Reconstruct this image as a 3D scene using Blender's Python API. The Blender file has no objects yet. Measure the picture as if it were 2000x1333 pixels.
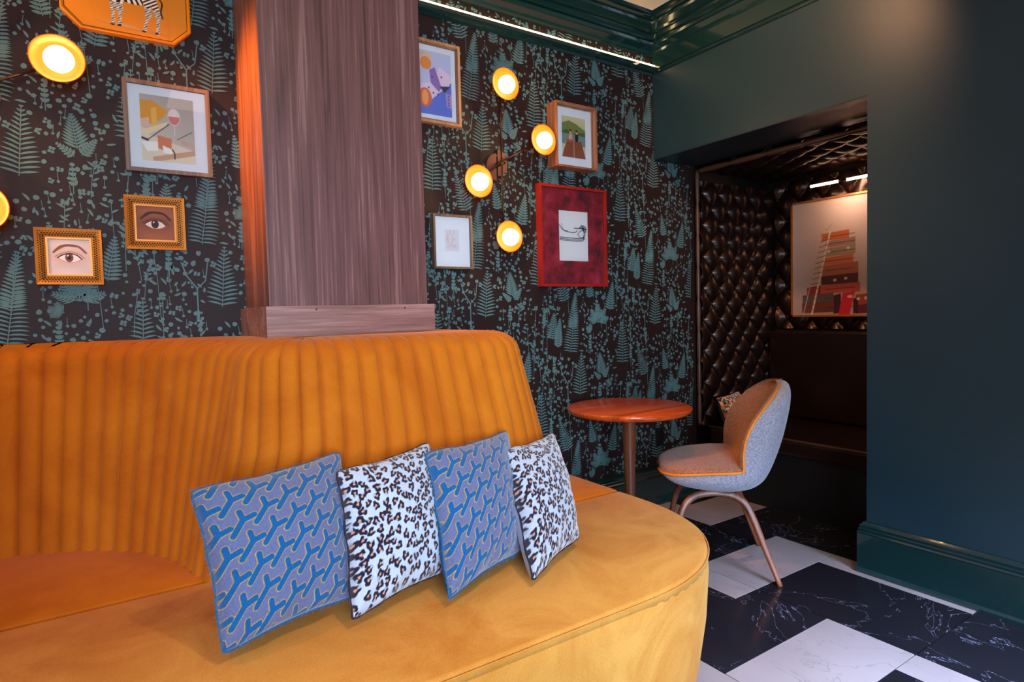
import bpy, bmesh, math, random
import numpy as np
from mathutils import Vector, Matrix
C = bpy.context.scene
COL = C.collection
PI = math.pi
# ---------------------------------------------------------------- camera
cam = bpy.data.cameras.new('camera'); camo = bpy.data.objects.new('camera', cam); COL.objects.link(camo)
cam.sensor_width = 36; cam.lens = 1187.24 / 2000 * 36; cam.clip_start = .02
_r = Vector((0.83382317, -0.55143863, -0.02558038)); _u = Vector((0.04733386, 0.02525128, 0.9985599)); _d = Vector((0.54999857, 0.8338332, -0.04715682))
camo.matrix_world = Matrix(((_r.x, _u.x, -_d.x, 0), (_r.y, _u.y, -_d.y, 0), (_r.z, _u.z, -_d.z, 1.2), (0, 0, 0, 1)))
C.camera = camo
C.view_settings.view_transform = 'Standard'; C.view_settings.look = 'None'; C.view_settings.gamma = 1
C.view_settings.use_curve_mapping = False; C.view_settings.exposure = 0.0
# ---------------------------------------------------------------- world and lights
W = bpy.data.worlds.new('world'); C.world = W; W.use_nodes = True
W.node_tree.nodes['Background'].inputs[0].default_value = (.55, .72, 1, 1)
W.node_tree.nodes['Background'].inputs[1].default_value = .07
def area(name, loc, to, sx, sy, power, col, spread=PI):
    l = bpy.data.lights.new(name, 'AREA'); l.shape = 'RECTANGLE'; l.size = sx; l.size_y = sy; l.energy = power; l.color = col; l.spread = spread
    o = bpy.data.objects.new(name, l); COL.objects.link(o); o.location = loc
    o.rotation_euler = (Vector(to) - Vector(loc)).to_track_quat('-Z', 'Y').to_euler(); return o
def point(name, loc, power, col, r=.03):
    l = bpy.data.lights.new(name, 'POINT'); l.energy = power; l.color = col; l.shadow_soft_size = r
    o = bpy.data.objects.new(name, l); COL.objects.link(o); o.location = loc; return o
def spot(name, loc, to, power, col, ang=70, blend=.7, r=.05):
    l = bpy.data.lights.new(name, 'SPOT'); l.energy = power; l.color = col; l.spot_size = math.radians(ang); l.spot_blend = blend; l.shadow_soft_size = r
    o = bpy.data.objects.new(name, l); COL.objects.link(o); o.location = loc
    o.rotation_euler = (Vector(to) - Vector(loc)).to_track_quat('-Z', 'Y').to_euler(); return o
COOL = (.62, .78, 1.0); WARM = (1.0, .62, .32); WARM2 = (1.0, .72, .5)
area('window_light', (-.35, -1.72, 1.45), (1.75, 2.2, .95), 1.3, 1.7, 54, COOL, math.radians(80))
area('door_light', (1.55, -1.72, 1.75), (1.95, .05, 0), 1.15, 0.7, 88, (.42, .58, 1.0), math.radians(44))
area('warm_fill', (.9, .1, 2.88), (.9, .1, 0), .9, .9, 11, (1, .62, .40))  # unseen fill added for general warmth and reflections in the leather
spot('nook_fill', (-.45, 1.75, 2.86), (-.25, 2.15, .5), 30, (1, .40, .08), 75)  # warm fill added above the nook seat
spot('column_side_fill', (-.42, 2.30, 2.72), (.456, 2.38, 1.9), 420, (1, .30, .02), 36, .9)  # unseen spot added to turn the column's left face orange
spot('downlight_table', (2.1, 1.9, 2.86), (2.12, 2.15, .7), 42, (1, .50, .25), 50)
spot('lintel_fill', (1.75, 1.5, 2.86), (2.78, 1.85, 2.25), 80, (1, .50, .26), 80)  # spot added to warm the green lintel towards brown
spot('downlight_sofa', (1.0, .3, 2.86), (.9, 1.35, .5), 55, (1, .80, .60), 55)
# ---------------------------------------------------------------- helpers
def link(o, parent=None):
    COL.objects.link(o)
    if parent: o.parent = parent
    return o
def mesh(name, verts, faces, mat=None, parent=None, smooth=False):
    me = bpy.data.meshes.new(name); me.from_pydata([tuple(v) for v in verts], [], faces); me.update()
    if mat: me.materials.append(mat)
    if smooth: me.polygons.foreach_set('use_smooth', [True] * len(me.polygons))
    return link(bpy.data.objects.new(name, me), parent)
def bobj(name, bm, mat=None, parent=None, smooth=False):
    me = bpy.data.meshes.new(name); bm.to_mesh(me); bm.free()
    if mat: me.materials.append(mat)
    if smooth: me.polygons.foreach_set('use_smooth', [True] * len(me.polygons))
    return link(bpy.data.objects.new(name, me), parent)
def thing(name, label, cat, loc=(0, 0, 0), rz=0, group=None):
    o = bpy.data.objects.new(name, None); COL.objects.link(o); o.location = loc; o.rotation_euler = (0, 0, rz)
    o.empty_display_size = .05; o['label'] = label; o['category'] = cat
    if group: o['group'] = group
    return o
def tag(o, label, cat, group=None):
    o['label'] = label; o['category'] = cat
    if group: o['group'] = group
    return o
def struct(o, label=None):
    o['kind'] = 'structure'
    if label: o['label'] = label
    return o
def boxv(bm, a, b, bev=0):
    r = bmesh.ops.create_cube(bm, size=1); vs = r['verts']
    for v in vs: v.co = Vector([(a[i] + b[i]) / 2 + v.co[i] * (b[i] - a[i]) for i in range(3)])
    if bev:
        es = list({e for v in vs for e in v.link_edges})
        bmesh.ops.bevel(bm, geom=es, offset=bev, segments=2, affect='EDGES', profile=.6)
def box(name, a, b, mat, parent=None, bev=0):
    bm = bmesh.new(); boxv(bm, a, b, bev); return bobj(name, bm, mat, parent)
def catmull(pts, n=8):
    P = [Vector(p) for p in pts]; P = [P[0] * 2 - P[1]] + P + [P[-1] * 2 - P[-2]]; out = []
    for i in range(1, len(P) - 2):
        for k in range(n):
            t = k / n; a, b, c, d = P[i - 1:i + 3]
            out.append(.5 * ((2 * b) + (c - a) * t + (2 * a - 5 * b + 4 * c - d) * t * t + (3 * b - a - 3 * c + d) * t ** 3))
    out.append(P[-2]); return out
def sweep(name, pts, rad, mat, parent=None, seg=8, up=(0, 0, 1), flat=None):
    """tube along pts; rad is number or list; flat=(a,b) gives a rounded rectangular cross-section list"""
    pts = [Vector(p) for p in pts]; n = len(pts); vs = []; fs = []
    prev = None
    for i, p in enumerate(pts):
        t = (pts[min(i + 1, n - 1)] - pts[max(i - 1, 0)]).normalized()
        if prev is None:
            u = Vector(up); u = u - t * u.dot(t)
            if u.length < 1e-4: u = Vector((1, 0, 0)) - t * t.x
            u.normalize()
        else:
            u = prev - t * prev.dot(t); u.normalize()
        prev = u; w = t.cross(u)
        for k in range(seg):
            a = 2 * PI * k / seg
            if flat:
                fa, fb = flat[i] if isinstance(flat, list) else flat
                ca, sa = math.cos(a), math.sin(a)
                q = 1 / (abs(ca) ** 5 + abs(sa) ** 5) ** .2
                vs.append(p + u * ca * q * fa + w * sa * q * fb)
            else:
                r = rad[i] if isinstance(rad, (list, tuple)) else rad
                vs.append(p + u * math.cos(a) * r + w * math.sin(a) * r)
    for i in range(n - 1):
        for k in range(seg):
            a = i * seg + k; b = i * seg + (k + 1) % seg
            fs.append((a, b, b + seg, a + seg))
    fs.append(tuple(range(seg))[::-1]); fs.append(tuple(range((n - 1) * seg, n * seg)))
    return mesh(name, vs, fs, mat, parent, True)
def lathe(name, prof, mat, parent=None, seg=40, axis='Z', loc=(0, 0, 0)):
    vs = []; fs = []; L = Vector(loc)
    for r, h in prof:
        for k in range(seg):
            a = 2 * PI * k / seg
            v = Vector((r * math.cos(a), r * math.sin(a), h))
            if axis == 'Y': v = Vector((v.x, -v.z, v.y))
            vs.append(L + v)
    m = len(prof)
    for i in range(m - 1):
        for k in range(seg):
            a = i * seg + k; b = i * seg + (k + 1) % seg; fs.append((a, b, b + seg, a + seg))
    fs.append(tuple(range(seg))[::-1]); fs.append(tuple(range((m - 1) * seg, m * seg)))
    o = mesh(name, vs, fs, mat, parent, True)
    bm = bmesh.new(); bm.from_mesh(o.data); bmesh.ops.remove_doubles(bm, verts=bm.verts, dist=1e-5); bmesh.ops.recalc_face_normals(bm, faces=bm.faces); bm.to_mesh(o.data); bm.free()
    return o
def grid(name, fn, nu, nv, mat, parent=None, smooth=True, closed_u=False):
    vs = []; fs = []
    for j in range(nv + 1):
        for i in range(nu + (0 if closed_u else 1)):
            vs.append(fn(i / nu, j / nv))
    w = nu if closed_u else nu + 1
    for j in range(nv):
        for i in range(nu):
            a = j * w + i; b = j * w + (i + 1) % w; fs.append((a, b, b + w, a + w))
    return mesh(name, vs, fs, mat, parent, smooth)
# ---------------------------------------------------------------- materials
def lin(c):
    return tuple(((x / 255) / 12.92 if x / 255 <= .04045 else ((x / 255 + .055) / 1.055) ** 2.4) for x in c)
class NT:
    def __init__(s, name):
        s.m = bpy.data.materials.new(name); s.m.use_nodes = True; s.t = s.m.node_tree; s.t.nodes.clear()
        s.out = s.n('ShaderNodeOutputMaterial')
    def n(s, ty, **k):
        nd = s.t.nodes.new(ty)
        for a, b in k.items():
            if a.startswith('i_'):
                key = a[2:]; key = int(key) if key.isdigit() else key.replace('_', ' ')
                nd.inputs[key].default_value = b
            else: setattr(nd, a, b)
        return nd
    def l(s, a, b): s.t.links.new(a, b)
    def coord(s, scale=(1, 1, 1), kind='Object', rot=(0, 0, 0)):
        tc = s.n('ShaderNodeTexCoord'); mp = s.n('ShaderNodeMapping'); mp.inputs['Scale'].default_value = scale; mp.inputs['Rotation'].default_value = rot
        s.l(tc.outputs[kind], mp.inputs[0]); return mp.outputs[0]
    def noise(s, vec, sc, det=4, rough=.5, dist=0):
        nd = s.n('ShaderNodeTexNoise'); s.l(vec, nd.inputs['Vector']); nd.inputs['Scale'].default_value = sc; nd.inputs['Detail'].default_value = det
        nd.inputs['Roughness'].default_value = rough; nd.inputs['Distortion'].default_value = dist; return nd.outputs[0]
    def ramp(s, fac, stops):
        r = s.n('ShaderNodeValToRGB'); s.l(fac, r.inputs[0]); e = r.color_ramp.elements
        while len(e) < len(stops): e.new(.5)
        for k, (p, c) in enumerate(stops):
            e[k].position = p; e[k].color = tuple(c) + (1,) if len(c) == 3 else c
        return r.outputs[0]
    def bump(s, h, st=.3, d=.01):
        b = s.n('ShaderNodeBump'); s.l(h, b.inputs['Height']); b.inputs['Strength'].default_value = st; b.inputs['Distance'].default_value = d; return b.outputs[0]
    def bsdf(s, **k):
        p = s.n('ShaderNodeBsdfPrincipled')
        for a, b in k.items(): p.inputs[a.replace('_', ' ')].default_value = b
        s.l(p.outputs[0], s.out.inputs[0]); return p
def plain(name, col, rough=.5, metal=0, spec=.5, coat=0, nsc=0, namt=.12, bump=0, bsc=60):
    t = NT(name); p = t.bsdf(Roughness=rough, Metallic=metal, Specular_IOR_Level=spec, Coat_Weight=coat)
    c = lin(col); v = t.coord()
    f = t.noise(v, nsc or 6, 4)
    t.l(t.ramp(f, [(.3, tuple(x * (1 - namt) for x in c)), (.7, tuple(min(1, x * (1 + namt)) for x in c))]), p.inputs['Base Color'])
    if bump: t.l(t.bump(t.noise(v, bsc, 3), bump, .003), p.inputs['Normal'])
    return t.m
def velvet(name, c1, c2):
    t = NT(name); p = t.bsdf(Roughness=.85, Sheen_Weight=.18, Sheen_Roughness=.4, Specular_IOR_Level=.15); p.inputs['Sheen Tint'].default_value = (1, .75, .4, 1)
    v = t.coord(); a = t.noise(v, 3.2, 5, .6, .8); f = t.noise(v, 260, 2)
    m = t.n('ShaderNodeMath', operation='MULTIPLY_ADD'); t.l(f, m.inputs[0]); m.inputs[1].default_value = .25; t.l(a, m.inputs[2])
    t.l(t.ramp(m.outputs[0], [(.42, lin(c1)), (.8, lin(c2))]), p.inputs['Base Color'])
    t.l(t.bump(f, .25, .002), p.inputs['Normal']); return t.m
def wood(name, cols, axis='Z', rough=.4, coat=0, sc=1.0, spec=.5):
    t = NT(name); p = t.bsdf(Roughness=rough, Coat_Weight=coat, Specular_IOR_Level=spec); p.inputs['Coat Roughness'].default_value = .15
    s = {'Z': (14, 14, .9), 'X': (.9, 14, 14), 'Y': (14, .9, 14)}[axis]; s = tuple(x * sc for x in s)
    v = t.coord(s); s2 = {'Z': (130, 130, 1.6), 'X': (2.2, 90, 90), 'Y': (90, 2.2, 90)}[axis]
    a = t.noise(v, 1.0, 6, .62, .9); b = t.noise(t.coord(tuple(x * sc for x in s2)), 1.0, 4, .6)
    m = t.n('ShaderNodeMath', operation='MULTIPLY_ADD'); t.l(b, m.inputs[0]); m.inputs[1].default_value = .75; t.l(a, m.inputs[2])
    n = len(cols); t.l(t.ramp(m.outputs[0], [(.62 + .5 * k / (n - 1) if .62 + .5 * k / (n - 1) < 1 else 1, lin(c)) for k, c in enumerate(cols)]), p.inputs['Base Color'])
    t.l(t.bump(b, .12, .002), p.inputs['Normal']); return t.m
def emis(name, col, st):
    t = NT(name); e = t.n('ShaderNodeEmission'); e.inputs[0].default_value = tuple(lin(col)) + (1,); e.inputs[1].default_value = st
    t.l(e.outputs[0], t.out.inputs[0]); return t.m
def painted(name, rough=.6, sheen=0, spec=.4, bump=0):
    t = NT(name); p = t.bsdf(Roughness=rough, Sheen_Weight=sheen, Specular_IOR_Level=spec)
    a = t.n('ShaderNodeAttribute', attribute_name='Col'); t.l(a.outputs[0], p.inputs['Base Color'])
    if bump: t.l(t.bump(t.noise(t.coord(), 400, 2), bump, .002), p.inputs['Normal'])
    return t.m
def glassm():
    t = NT('picture_glass'); tr = t.n('ShaderNodeBsdfTransparent'); gl = t.n('ShaderNodeBsdfGlossy'); gl.inputs['Roughness'].default_value = .02
    fr = t.n('ShaderNodeFresnel'); fr.inputs[0].default_value = 1.45; mx = t.n('ShaderNodeMixShader')
    t.l(fr.outputs[0], mx.inputs[0]); t.l(tr.outputs[0], mx.inputs[1]); t.l(gl.outputs[0], mx.inputs[2]); t.l(mx.outputs[0], t.out.inputs[0]); return t.m
def marble(name, base, vein, thr, rough):
    t = NT(name); p = t.bsdf(Roughness=rough, Specular_IOR_Level=.5); v = t.coord(kind='Object')
    oi = t.n('ShaderNodeObjectInfo'); ad = t.n('ShaderNodeVectorMath', operation='ADD'); t.l(v, ad.inputs[0])
    mu = t.n('ShaderNodeMath', operation='MULTIPLY'); t.l(oi.outputs['Random'], mu.inputs[0]); mu.inputs[1].default_value = 20; t.l(mu.outputs[0], ad.inputs[1]); vv = ad.outputs[0]
    n1 = t.noise(vv, 2.2, 6, .6, 1.2)
    s = t.n('ShaderNodeMath', operation='SUBTRACT'); t.l(n1, s.inputs[0]); s.inputs[1].default_value = .5
    ab = t.n('ShaderNodeMath', operation='ABSOLUTE'); t.l(s.outputs[0], ab.inputs[0])
    n2 = t.noise(vv, 3, 3); k = t.n('ShaderNodeMath', operation='MULTIPLY_ADD'); t.l(n2, k.inputs[0]); k.inputs[1].default_value = thr; k.inputs[2].default_value = 0
    d = t.n('ShaderNodeMath', operation='DIVIDE'); t.l(ab.outputs[0], d.inputs[0]); t.l(k.outputs[0], d.inputs[1])
    cl = t.ramp(n2, [(.3, lin(base)), (.75, lin([min(255, x * 1.12 + 3) for x in base]))])
    mx = t.n('ShaderNodeMix', data_type='RGBA'); t.l(t.ramp(d.outputs[0], [(0, (1, 1, 1)), (.35, (0, 0, 0))]), mx.inputs[0])
    t.l(cl, mx.inputs[6]); mx.inputs[7].default_value = tuple(lin(vein)) + (1,)
    t.l(mx.outputs[2], p.inputs['Base Color']); return t.m
def felt(name, c1, c2):
    t = NT(name); p = t.bsdf(Roughness=.95, Sheen_Weight=.3, Specular_IOR_Level=.1); v = t.coord()
    a = t.noise(v, 170, 3, .8); t.l(t.ramp(a, [(.36, lin(c1)), (.62, lin(c2))]), p.inputs['Base Color']); t.l(t.bump(a, .5, .003), p.inputs['Normal']); return t.m
M = dict(
 green=plain('green_paint', (24, 50, 56), .40, spec=.45, nsc=3, namt=.06), green_gloss=plain('green_gloss_paint', (16, 44, 42), .14, spec=.6, coat=.5, nsc=3, namt=.05),
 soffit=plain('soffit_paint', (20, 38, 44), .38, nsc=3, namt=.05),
 ceil=plain('ceiling_paint', (232, 214, 196), .8, namt=.02), paper=plain('wallpaper_ground', (36, 20, 17), .6, spec=.3, nsc=25, namt=.1),
 black_panel=plain('black_panel', (10, 9, 9), .45), print=plain('fern_print', (82, 116, 115), .55, spec=.35, nsc=2.2, namt=.22),
 velvet=velvet('ochre_velvet', (190, 112, 30), (228, 164, 78)), velvet_d=velvet('ochre_velvet_warm_shade', (174, 86, 9), (198, 112, 20)),  # velvet_d: same cloth, nook's warm light, shade and nap mixed into its colour
 walnut=wood('walnut', [(70, 42, 40), (104, 66, 60), (122, 80, 74), (142, 100, 90)]), walnut_x=wood('walnut_shelf', [(112, 76, 68), (148, 108, 98), (176, 136, 124)], 'X', .4),
 table=wood('table_wood', [(150, 52, 16), (196, 78, 26), (214, 96, 36)], 'X', .28, .35), leg=wood('leg_walnut', [(70, 34, 18), (116, 62, 36), (132, 74, 44)], 'Z', .35),
 frame_brown=wood('frame_brown', [(70, 54, 42), (98, 78, 60), (120, 96, 74)], 'Z', .45), frame_oak=wood('frame_oak', [(120, 84, 56), (158, 116, 82), (178, 136, 98)], 'Z', .45),
 frame_box=wood('frame_box', [(96, 60, 40), (130, 84, 58), (146, 98, 70)], 'Z', .45), frame_red=plain('frame_red', (150, 30, 20), .35), frame_gold=plain('gilt_carved', (206, 130, 46), .4, metal=.35),
 gilt_dark=plain('gilt_recess', (96, 58, 20), .6), gold=plain('gold_frame', (212, 132, 56), .35, metal=.6), paint=painted('picture_print'), white=plain('mat_board', (226, 220, 218), .8, namt=.02),
 glass=glassm(), leather=plain('black_leather', (24, 13, 10), .3, spec=.6, nsc=8, bump=.12, bsc=90), brown_leather=plain('brown_leather_piping', (74, 46, 30), .4),
 brass=plain('dark_bronze', (58, 40, 30), .4, metal=.7), plate=plain('bronze_plate', (110, 72, 58), .45, metal=.5), dish=None, bulb=emis('bulb_glow', (255, 206, 130), 10),
 led=emis('led_strip', (255, 222, 160), 9), bar=emis('led_bar', (255, 214, 180), 12), tray=plain('tray_lacquer', (214, 128, 16), .35, spec=.4, namt=.0), tray_print=painted('tray_print', .35, 0, .4), tray_rim=plain('tray_line', (84, 30, 8), .4),
 tile_b=marble('black_marble', (24, 22, 25), (150, 150, 166), .009, .16), tile_w=marble('white_marble', (144, 128, 120), (128, 114, 108), .03, .3), grout=plain('grout', (58, 54, 54), .8),
 felt_in=felt('felt_warm_lit', (112, 74, 52), (178, 128, 94)), felt_out=felt('felt_grey', (122, 120, 130), (178, 176, 186)), piping=plain('orange_piping', (226, 134, 30), .6),  # felt_in: the same grey felt with warm lamp light tinted into its colour
 pillow=painted('pillow_weave', .85, .4, .15, .3), outlet=plain('outlet_black', (14, 13, 13), .4), screw=plain('screw_hole', (48, 28, 24), .7), glassw=None)
M['leather'].node_tree.nodes['Principled BSDF'].inputs['Specular Tint'].default_value = (1, .66, .52, 1)
t = NT('amber_dish'); p = t.bsdf(Roughness=.35, Metallic=.15, Specular_IOR_Level=.5); p.inputs['Base Color'].default_value = (.85, .17, .006, 1); p.inputs['Transmission Weight'].default_value = 0
tl = t.n('ShaderNodeBsdfTranslucent'); tl.inputs[0].default_value = (1, .28, .01, 1); mx = t.n('ShaderNodeMixShader'); mx.inputs[0].default_value = .35
t.l(p.outputs[0], mx.inputs[1]); t.l(tl.outputs[0], mx.inputs[2]); t.l(mx.outputs[0], t.out.inputs[0]); M['dish'] = t.m
# ---------------------------------------------------------------- painting helper (numpy raster -> vertex colours on a fine grid)
class Cv:
    def __init__(s, w, h, ny, bg=(255, 255, 255)):
        s.w, s.h = w, h; s.ny = ny; s.nx = int(ny * w / h); s.a = np.zeros((ny, s.nx, 3)); s.a[:] = bg
        s.X, s.Y = np.meshgrid((np.arange(s.nx) + .5) / s.nx, 1 - (np.arange(ny) + .5) / ny)   # 0..1, y up
        s.px = 1.0 / ny
    def mix(s, m, c): s.a = s.a * (1 - m[..., None]) + np.array(c, float) * m[..., None]
    def ss(s, d, soft=None): k = soft or s.px; return np.clip(.5 - d / k, 0, 1)
    def ell(s, cx, cy, rx, ry, c, rot=0, soft=None, al=1):
        x, y = s.X - cx, s.Y - cy; ca, sa = math.cos(rot), math.sin(rot); u = (x * ca + y * sa) / rx; v = (-x * sa + y * ca) / ry
        s.mix(al * s.ss((np.sqrt(u * u + v * v) - 1) * min(rx, ry), soft), c)
    def poly(s, pts, c, al=1):
        n = len(pts); ins = np.zeros_like(s.X, bool); d = np.full_like(s.X, 9.)
        for i in range(n):
            (x0, y0), (x1, y1) = pts[i], pts[(i + 1) % n]
            cond = ((y0 > s.Y) != (y1 > s.Y)); xi = (x1 - x0) * (s.Y - y0) / ((y1 - y0) if abs(y1 - y0) > 1e-9 else 1e-9) + x0; ins ^= cond & (s.X < xi)
            d = np.minimum(d, s.sd(x0, y0, x1, y1))
        s.mix(al * s.ss(np.where(ins, -d, d)), c)
    def sd(s, x0, y0, x1, y1):
        as_ = s.w / s.h; dx, dy = (x1 - x0) * as_, y1 - y0; L = dx * dx + dy * dy + 1e-12; px, py = (s.X - x0) * as_, s.Y - y0
        t = np.clip((px * dx + py * dy) / L, 0, 1); return np.hypot(px - t * dx, py - t * dy)
    def line(s, pts, wd, c, al=1):
        d = np.full_like(s.X, 9.)
        for a, b in zip(pts[:-1], pts[1:]): d = np.minimum(d, s.sd(a[0], a[1], b[0], b[1]))
        s.mix(al * s.ss(d - wd / 2), c)
    def cur(s, pts, wd, c, al=1): s.line([(v.x, v.y) for v in catmull([(p[0], p[1], 0) for p in pts], 6)], wd, c, al)
    def colors(s): 
        a = np.clip(s.a / 255, 0, 1); return np.where(a <= .04045, a / 12.92, ((a + .055) / 1.055) ** 2.4)
def canvas(name, cv, place, parent, mat=None):
    """place(u,v) -> 3D; one vertex per raster sample, exact edges"""
    nx, ny = cv.nx, cv.ny; vs = []
    for j in range(ny):
        for i in range(nx): vs.append(place(i / (nx - 1), 1 - j / (ny - 1)))
    idx = np.arange(nx * ny).reshape(ny, nx); f = np.stack([idx[1:, :-1], idx[1:, 1:], idx[:-1, 1:], idx[:-1, :-1]], -1).reshape(-1, 4)
    o = mesh(name, vs, f.tolist(), mat or M['paint'], parent)
    ca = o.data.color_attributes.new('Col', 'FLOAT_COLOR', 'POINT'); cc = np.ones((nx * ny, 4), np.float32); cc[:, :3] = cv.colors().reshape(-1, 3)
    ca.data.foreach_set('color', cc.ravel()); return o
# ================================================================ SETTING
D = 2.615; G = 2.78; ZC = 2.90; XL = -2.6; YF = -1.6
struct(box('wall_back', (XL, D, 0), (3.14, D + .15, 3.0), M['paper']))
wl = struct(box('wall_left', (XL - .15, YF - .15, 0), (XL, D + .15, 3.0), M['green']))
struct(box('wall_right', (G - .005, YF - .15, 0), (G + .12, 1.37, 3.0), M['green']))
struct(box('wall_lintel', (G, 1.37, 2.10), (3.14, D, 3.0), M['green']))
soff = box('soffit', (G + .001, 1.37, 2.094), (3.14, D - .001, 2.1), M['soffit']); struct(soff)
# front wall with a window and a glazed door behind the photographer
bm = bmesh.new()
for a, b in (((XL, 0), (-1.75, 3)), ((-1.75, 0), (.3, .55)), ((-1.75, 2.45), (.3, 3)), ((.3, 0), (.95, 3)), ((.95, 2.15), (2.25, 3)), ((2.25, 0), (G, 3))):
    boxv(bm, (a[0], YF - .15, a[1]), (b[0], YF, b[1]))
struct(bobj('wall_front', bm, M['green']))
def casing(name, x0, x1, z0, z1, bars):
    bm = bmesh.new()
    for a, b in (((x0, z0), (x0 + .06, z1)), ((x1 - .06, z0), (x1, z1)), ((x0, z1 - .06), (x1, z1)), ((x0, z0), (x1, z0 + .06))): boxv(bm, (a[0], YF - .1, a[1]), (b[0], YF + .02, b[1]))
    for k in range(1, bars): x = x0 + (x1 - x0) * k / bars; boxv(bm, (x - .02, YF - .09, z0), (x + .02, YF - .05, z1))
    return struct(bobj(name, bm, M['green_gloss']))
casing('window_1', -1.75, .3, .55, 2.45, 3); casing('door_1', .95, 2.25, 0, 2.15, 2)
struct(box('ceiling', (XL, YF, ZC), (G, D, ZC + .1), M['ceil']))
# ---- crown moulding (profile along both walls, mitred in the corner)
prof = [(0, 2.70), (.012, 2.70), (.012, 2.712), (.02, 2.722), (.02, 2.755), (.028, 2.758), (.034, 2.770), (.028, 2.782), (.04, 2.786), (.05, 2.80), (.045, 2.812), (.062, 2.822), (.082, 2.845), (.088, 2.856), (.084, 2.862), (.10, 2.866), (.10, 2.882), (.112, 2.884), (.118, 2.90), (0, 2.90)]
def mould(name, prof, path, mat):
    vs = []; fs = []; n = len(prof)
    for fn in path: vs += [fn(d, z) for d, z in prof]
    for s in range(len(path) - 1):
        for k in range(n):
            a = s * n + k; b = s * n + (k + 1) % n; fs.append((a, b, b + n, a + n))
    fs += [tuple(range(n))[::-1], tuple(range((len(path) - 1) * n, len(path) * n))]
    bm = bmesh.new(); bv = [bm.verts.new(v) for v in vs]; [bm.faces.new([bv[i] for i in f]) for f in fs]; bmesh.ops.recalc_face_normals(bm, faces=bm.faces)
    return struct(bobj(name, bm, mat))
mould('trim_1', prof, [lambda d, z: (XL, D - d, z), lambda d, z: (G - d, D - d, z)], M['green_gloss'])
prof2 = [(0, 2.598), (.006, 2.596), (.012, 2.604), (.010, 2.612), (.018, 2.616), (.018, 2.628), (.010, 2.632), (.010, 2.70)] + prof[2:]
mould('trim_2', prof2, [lambda d, z: (G - d, D - d, z), lambda d, z: (G - d, YF, z)], M['green_gloss'])
mould('trim_3', [(0, 2.59), (.006, 2.588), (.012, 2.60), (.030, 2.606), (.036, 2.615), (.036, 2.632), (.028, 2.634), (.028, 2.627), (0, 2.627)], [lambda d, z: (XL, D - d, z), lambda d, z: (G - d * .4, D - d, z)], M['green_gloss'])
tag(box('led_strip', (XL, D - .034, 2.632), (G - .012, D - .012, 2.642), M['led']), 'thin glowing warm white light strip along the rail below the crown moulding', 'light strip')
# ---- baseboards
bbp = [(0, 0), (.036, 0), (.036, .012), (.028, .022), (.028, .175), (.030, .180), (.024, .186), (.026, .196), (.020, .200), (.022, .212), (.014, .218), (.010, .226), (0, .228)]
mould('baseboard_back', bbp, [lambda d, z: (-.9, D - d, z), lambda d, z: (3.14, D - d, z)], M['green_gloss'])
mould('baseboard_right', bbp, [lambda d, z: (G - .005 - d, YF, z), lambda d, z: (G - .005 - d, 1.37 + d, z), lambda d, z: (3.14, 1.37 + d, z)], M['green_gloss'])
# ---- floor of large marble tiles, each cut from black and white pieces
fl = struct(box('floor', (XL, YF, -.06), (4.0, D + .1, -.006), M['grout']))
T = .61; X0 = 2.234; Y0 = .9415; g = .0022; cache = {}
def piece(nm, x0, y0, x1, y1, mat):
    key = (round(x1 - x0, 4), round(y1 - y0, 4), mat.name)
    if key not in cache:
        bm = bmesh.new(); boxv(bm, (0, 0, -.006), (x1 - x0, y1 - y0, 0)); me = bpy.data.meshes.new('tile'); bm.to_mesh(me); bm.free(); me.materials.append(mat); cache[key] = me
    o = bpy.data.objects.new(nm, cache[key]); link(o, fl); o.location = (x0, y0, 0)
for i in range(-3, 3):
    for j in range(-2, 3):
        xa, ya = X0 + i * T, Y0 + j * T
        if xa + T < 1.1 and ya > 1.0: continue
        xb, yb = min(xa + T, 3.9), min(ya + T, D)
        if ya >= D: continue
        if (i + j) % 2:      # lower half white
            # kinds: i=-1,j=0 / i=0,j=1 -> white half
            ym = min(ya + .305, yb)
            piece('tile', xa + g, ya + g, xb - g, ym, M['tile_w'])
            if ym < yb - .02: piece('tile', xa + g, ym, xb - g, yb - g, M['tile_b'])
        else:
            piece('tile', xa + g, ya + g, xb - .143 if xb == xa + T else xb - g, yb - g, M['tile_b'])
            if xb == xa + T: piece('tile', xb - .143, ya + g, xb - g, yb - g, M['tile_w'])
# ================================================================ WALLPAPER PRINT
random.seed(5)
pv = []; pf = []
def P2(pts):
    n = len(pv); pv.extend(pts); pf.append(tuple(range(n, n + len(pts))))
def leafshape(x, z, ang, L, wd, bend=0, n=4):
    up = []; dn = []
    for k in range(n + 1):
        t = k / n; a = ang + bend * t; r = L * t; w = wd * math.sin(PI * min(1, t * .92 + .1)) ** .8 / 2
        cx, cz = x + r * math.cos(ang + bend * t * .5), z + r * math.sin(ang + bend * t * .5)
        up.append((cx - w * math.sin(a), cz + w * math.cos(a))); dn.append((cx + w * math.sin(a), cz - w * math.cos(a)))
    P2(dn + up[::-1])
def stroke(pts, w):
    for (x0, z0), (x1, z1) in zip(pts[:-1], pts[1:]):
        L = math.hypot(x1 - x0, z1 - z0) or 1; nx, nz = -(z1 - z0) / L * w / 2, (x1 - x0) / L * w / 2; P2([(x0 - nx, z0 - nz), (x1 - nx, z1 - nz), (x1 + nx, z1 + nz), (x0 + nx, z0 + nz)])
FERNS = []
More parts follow.
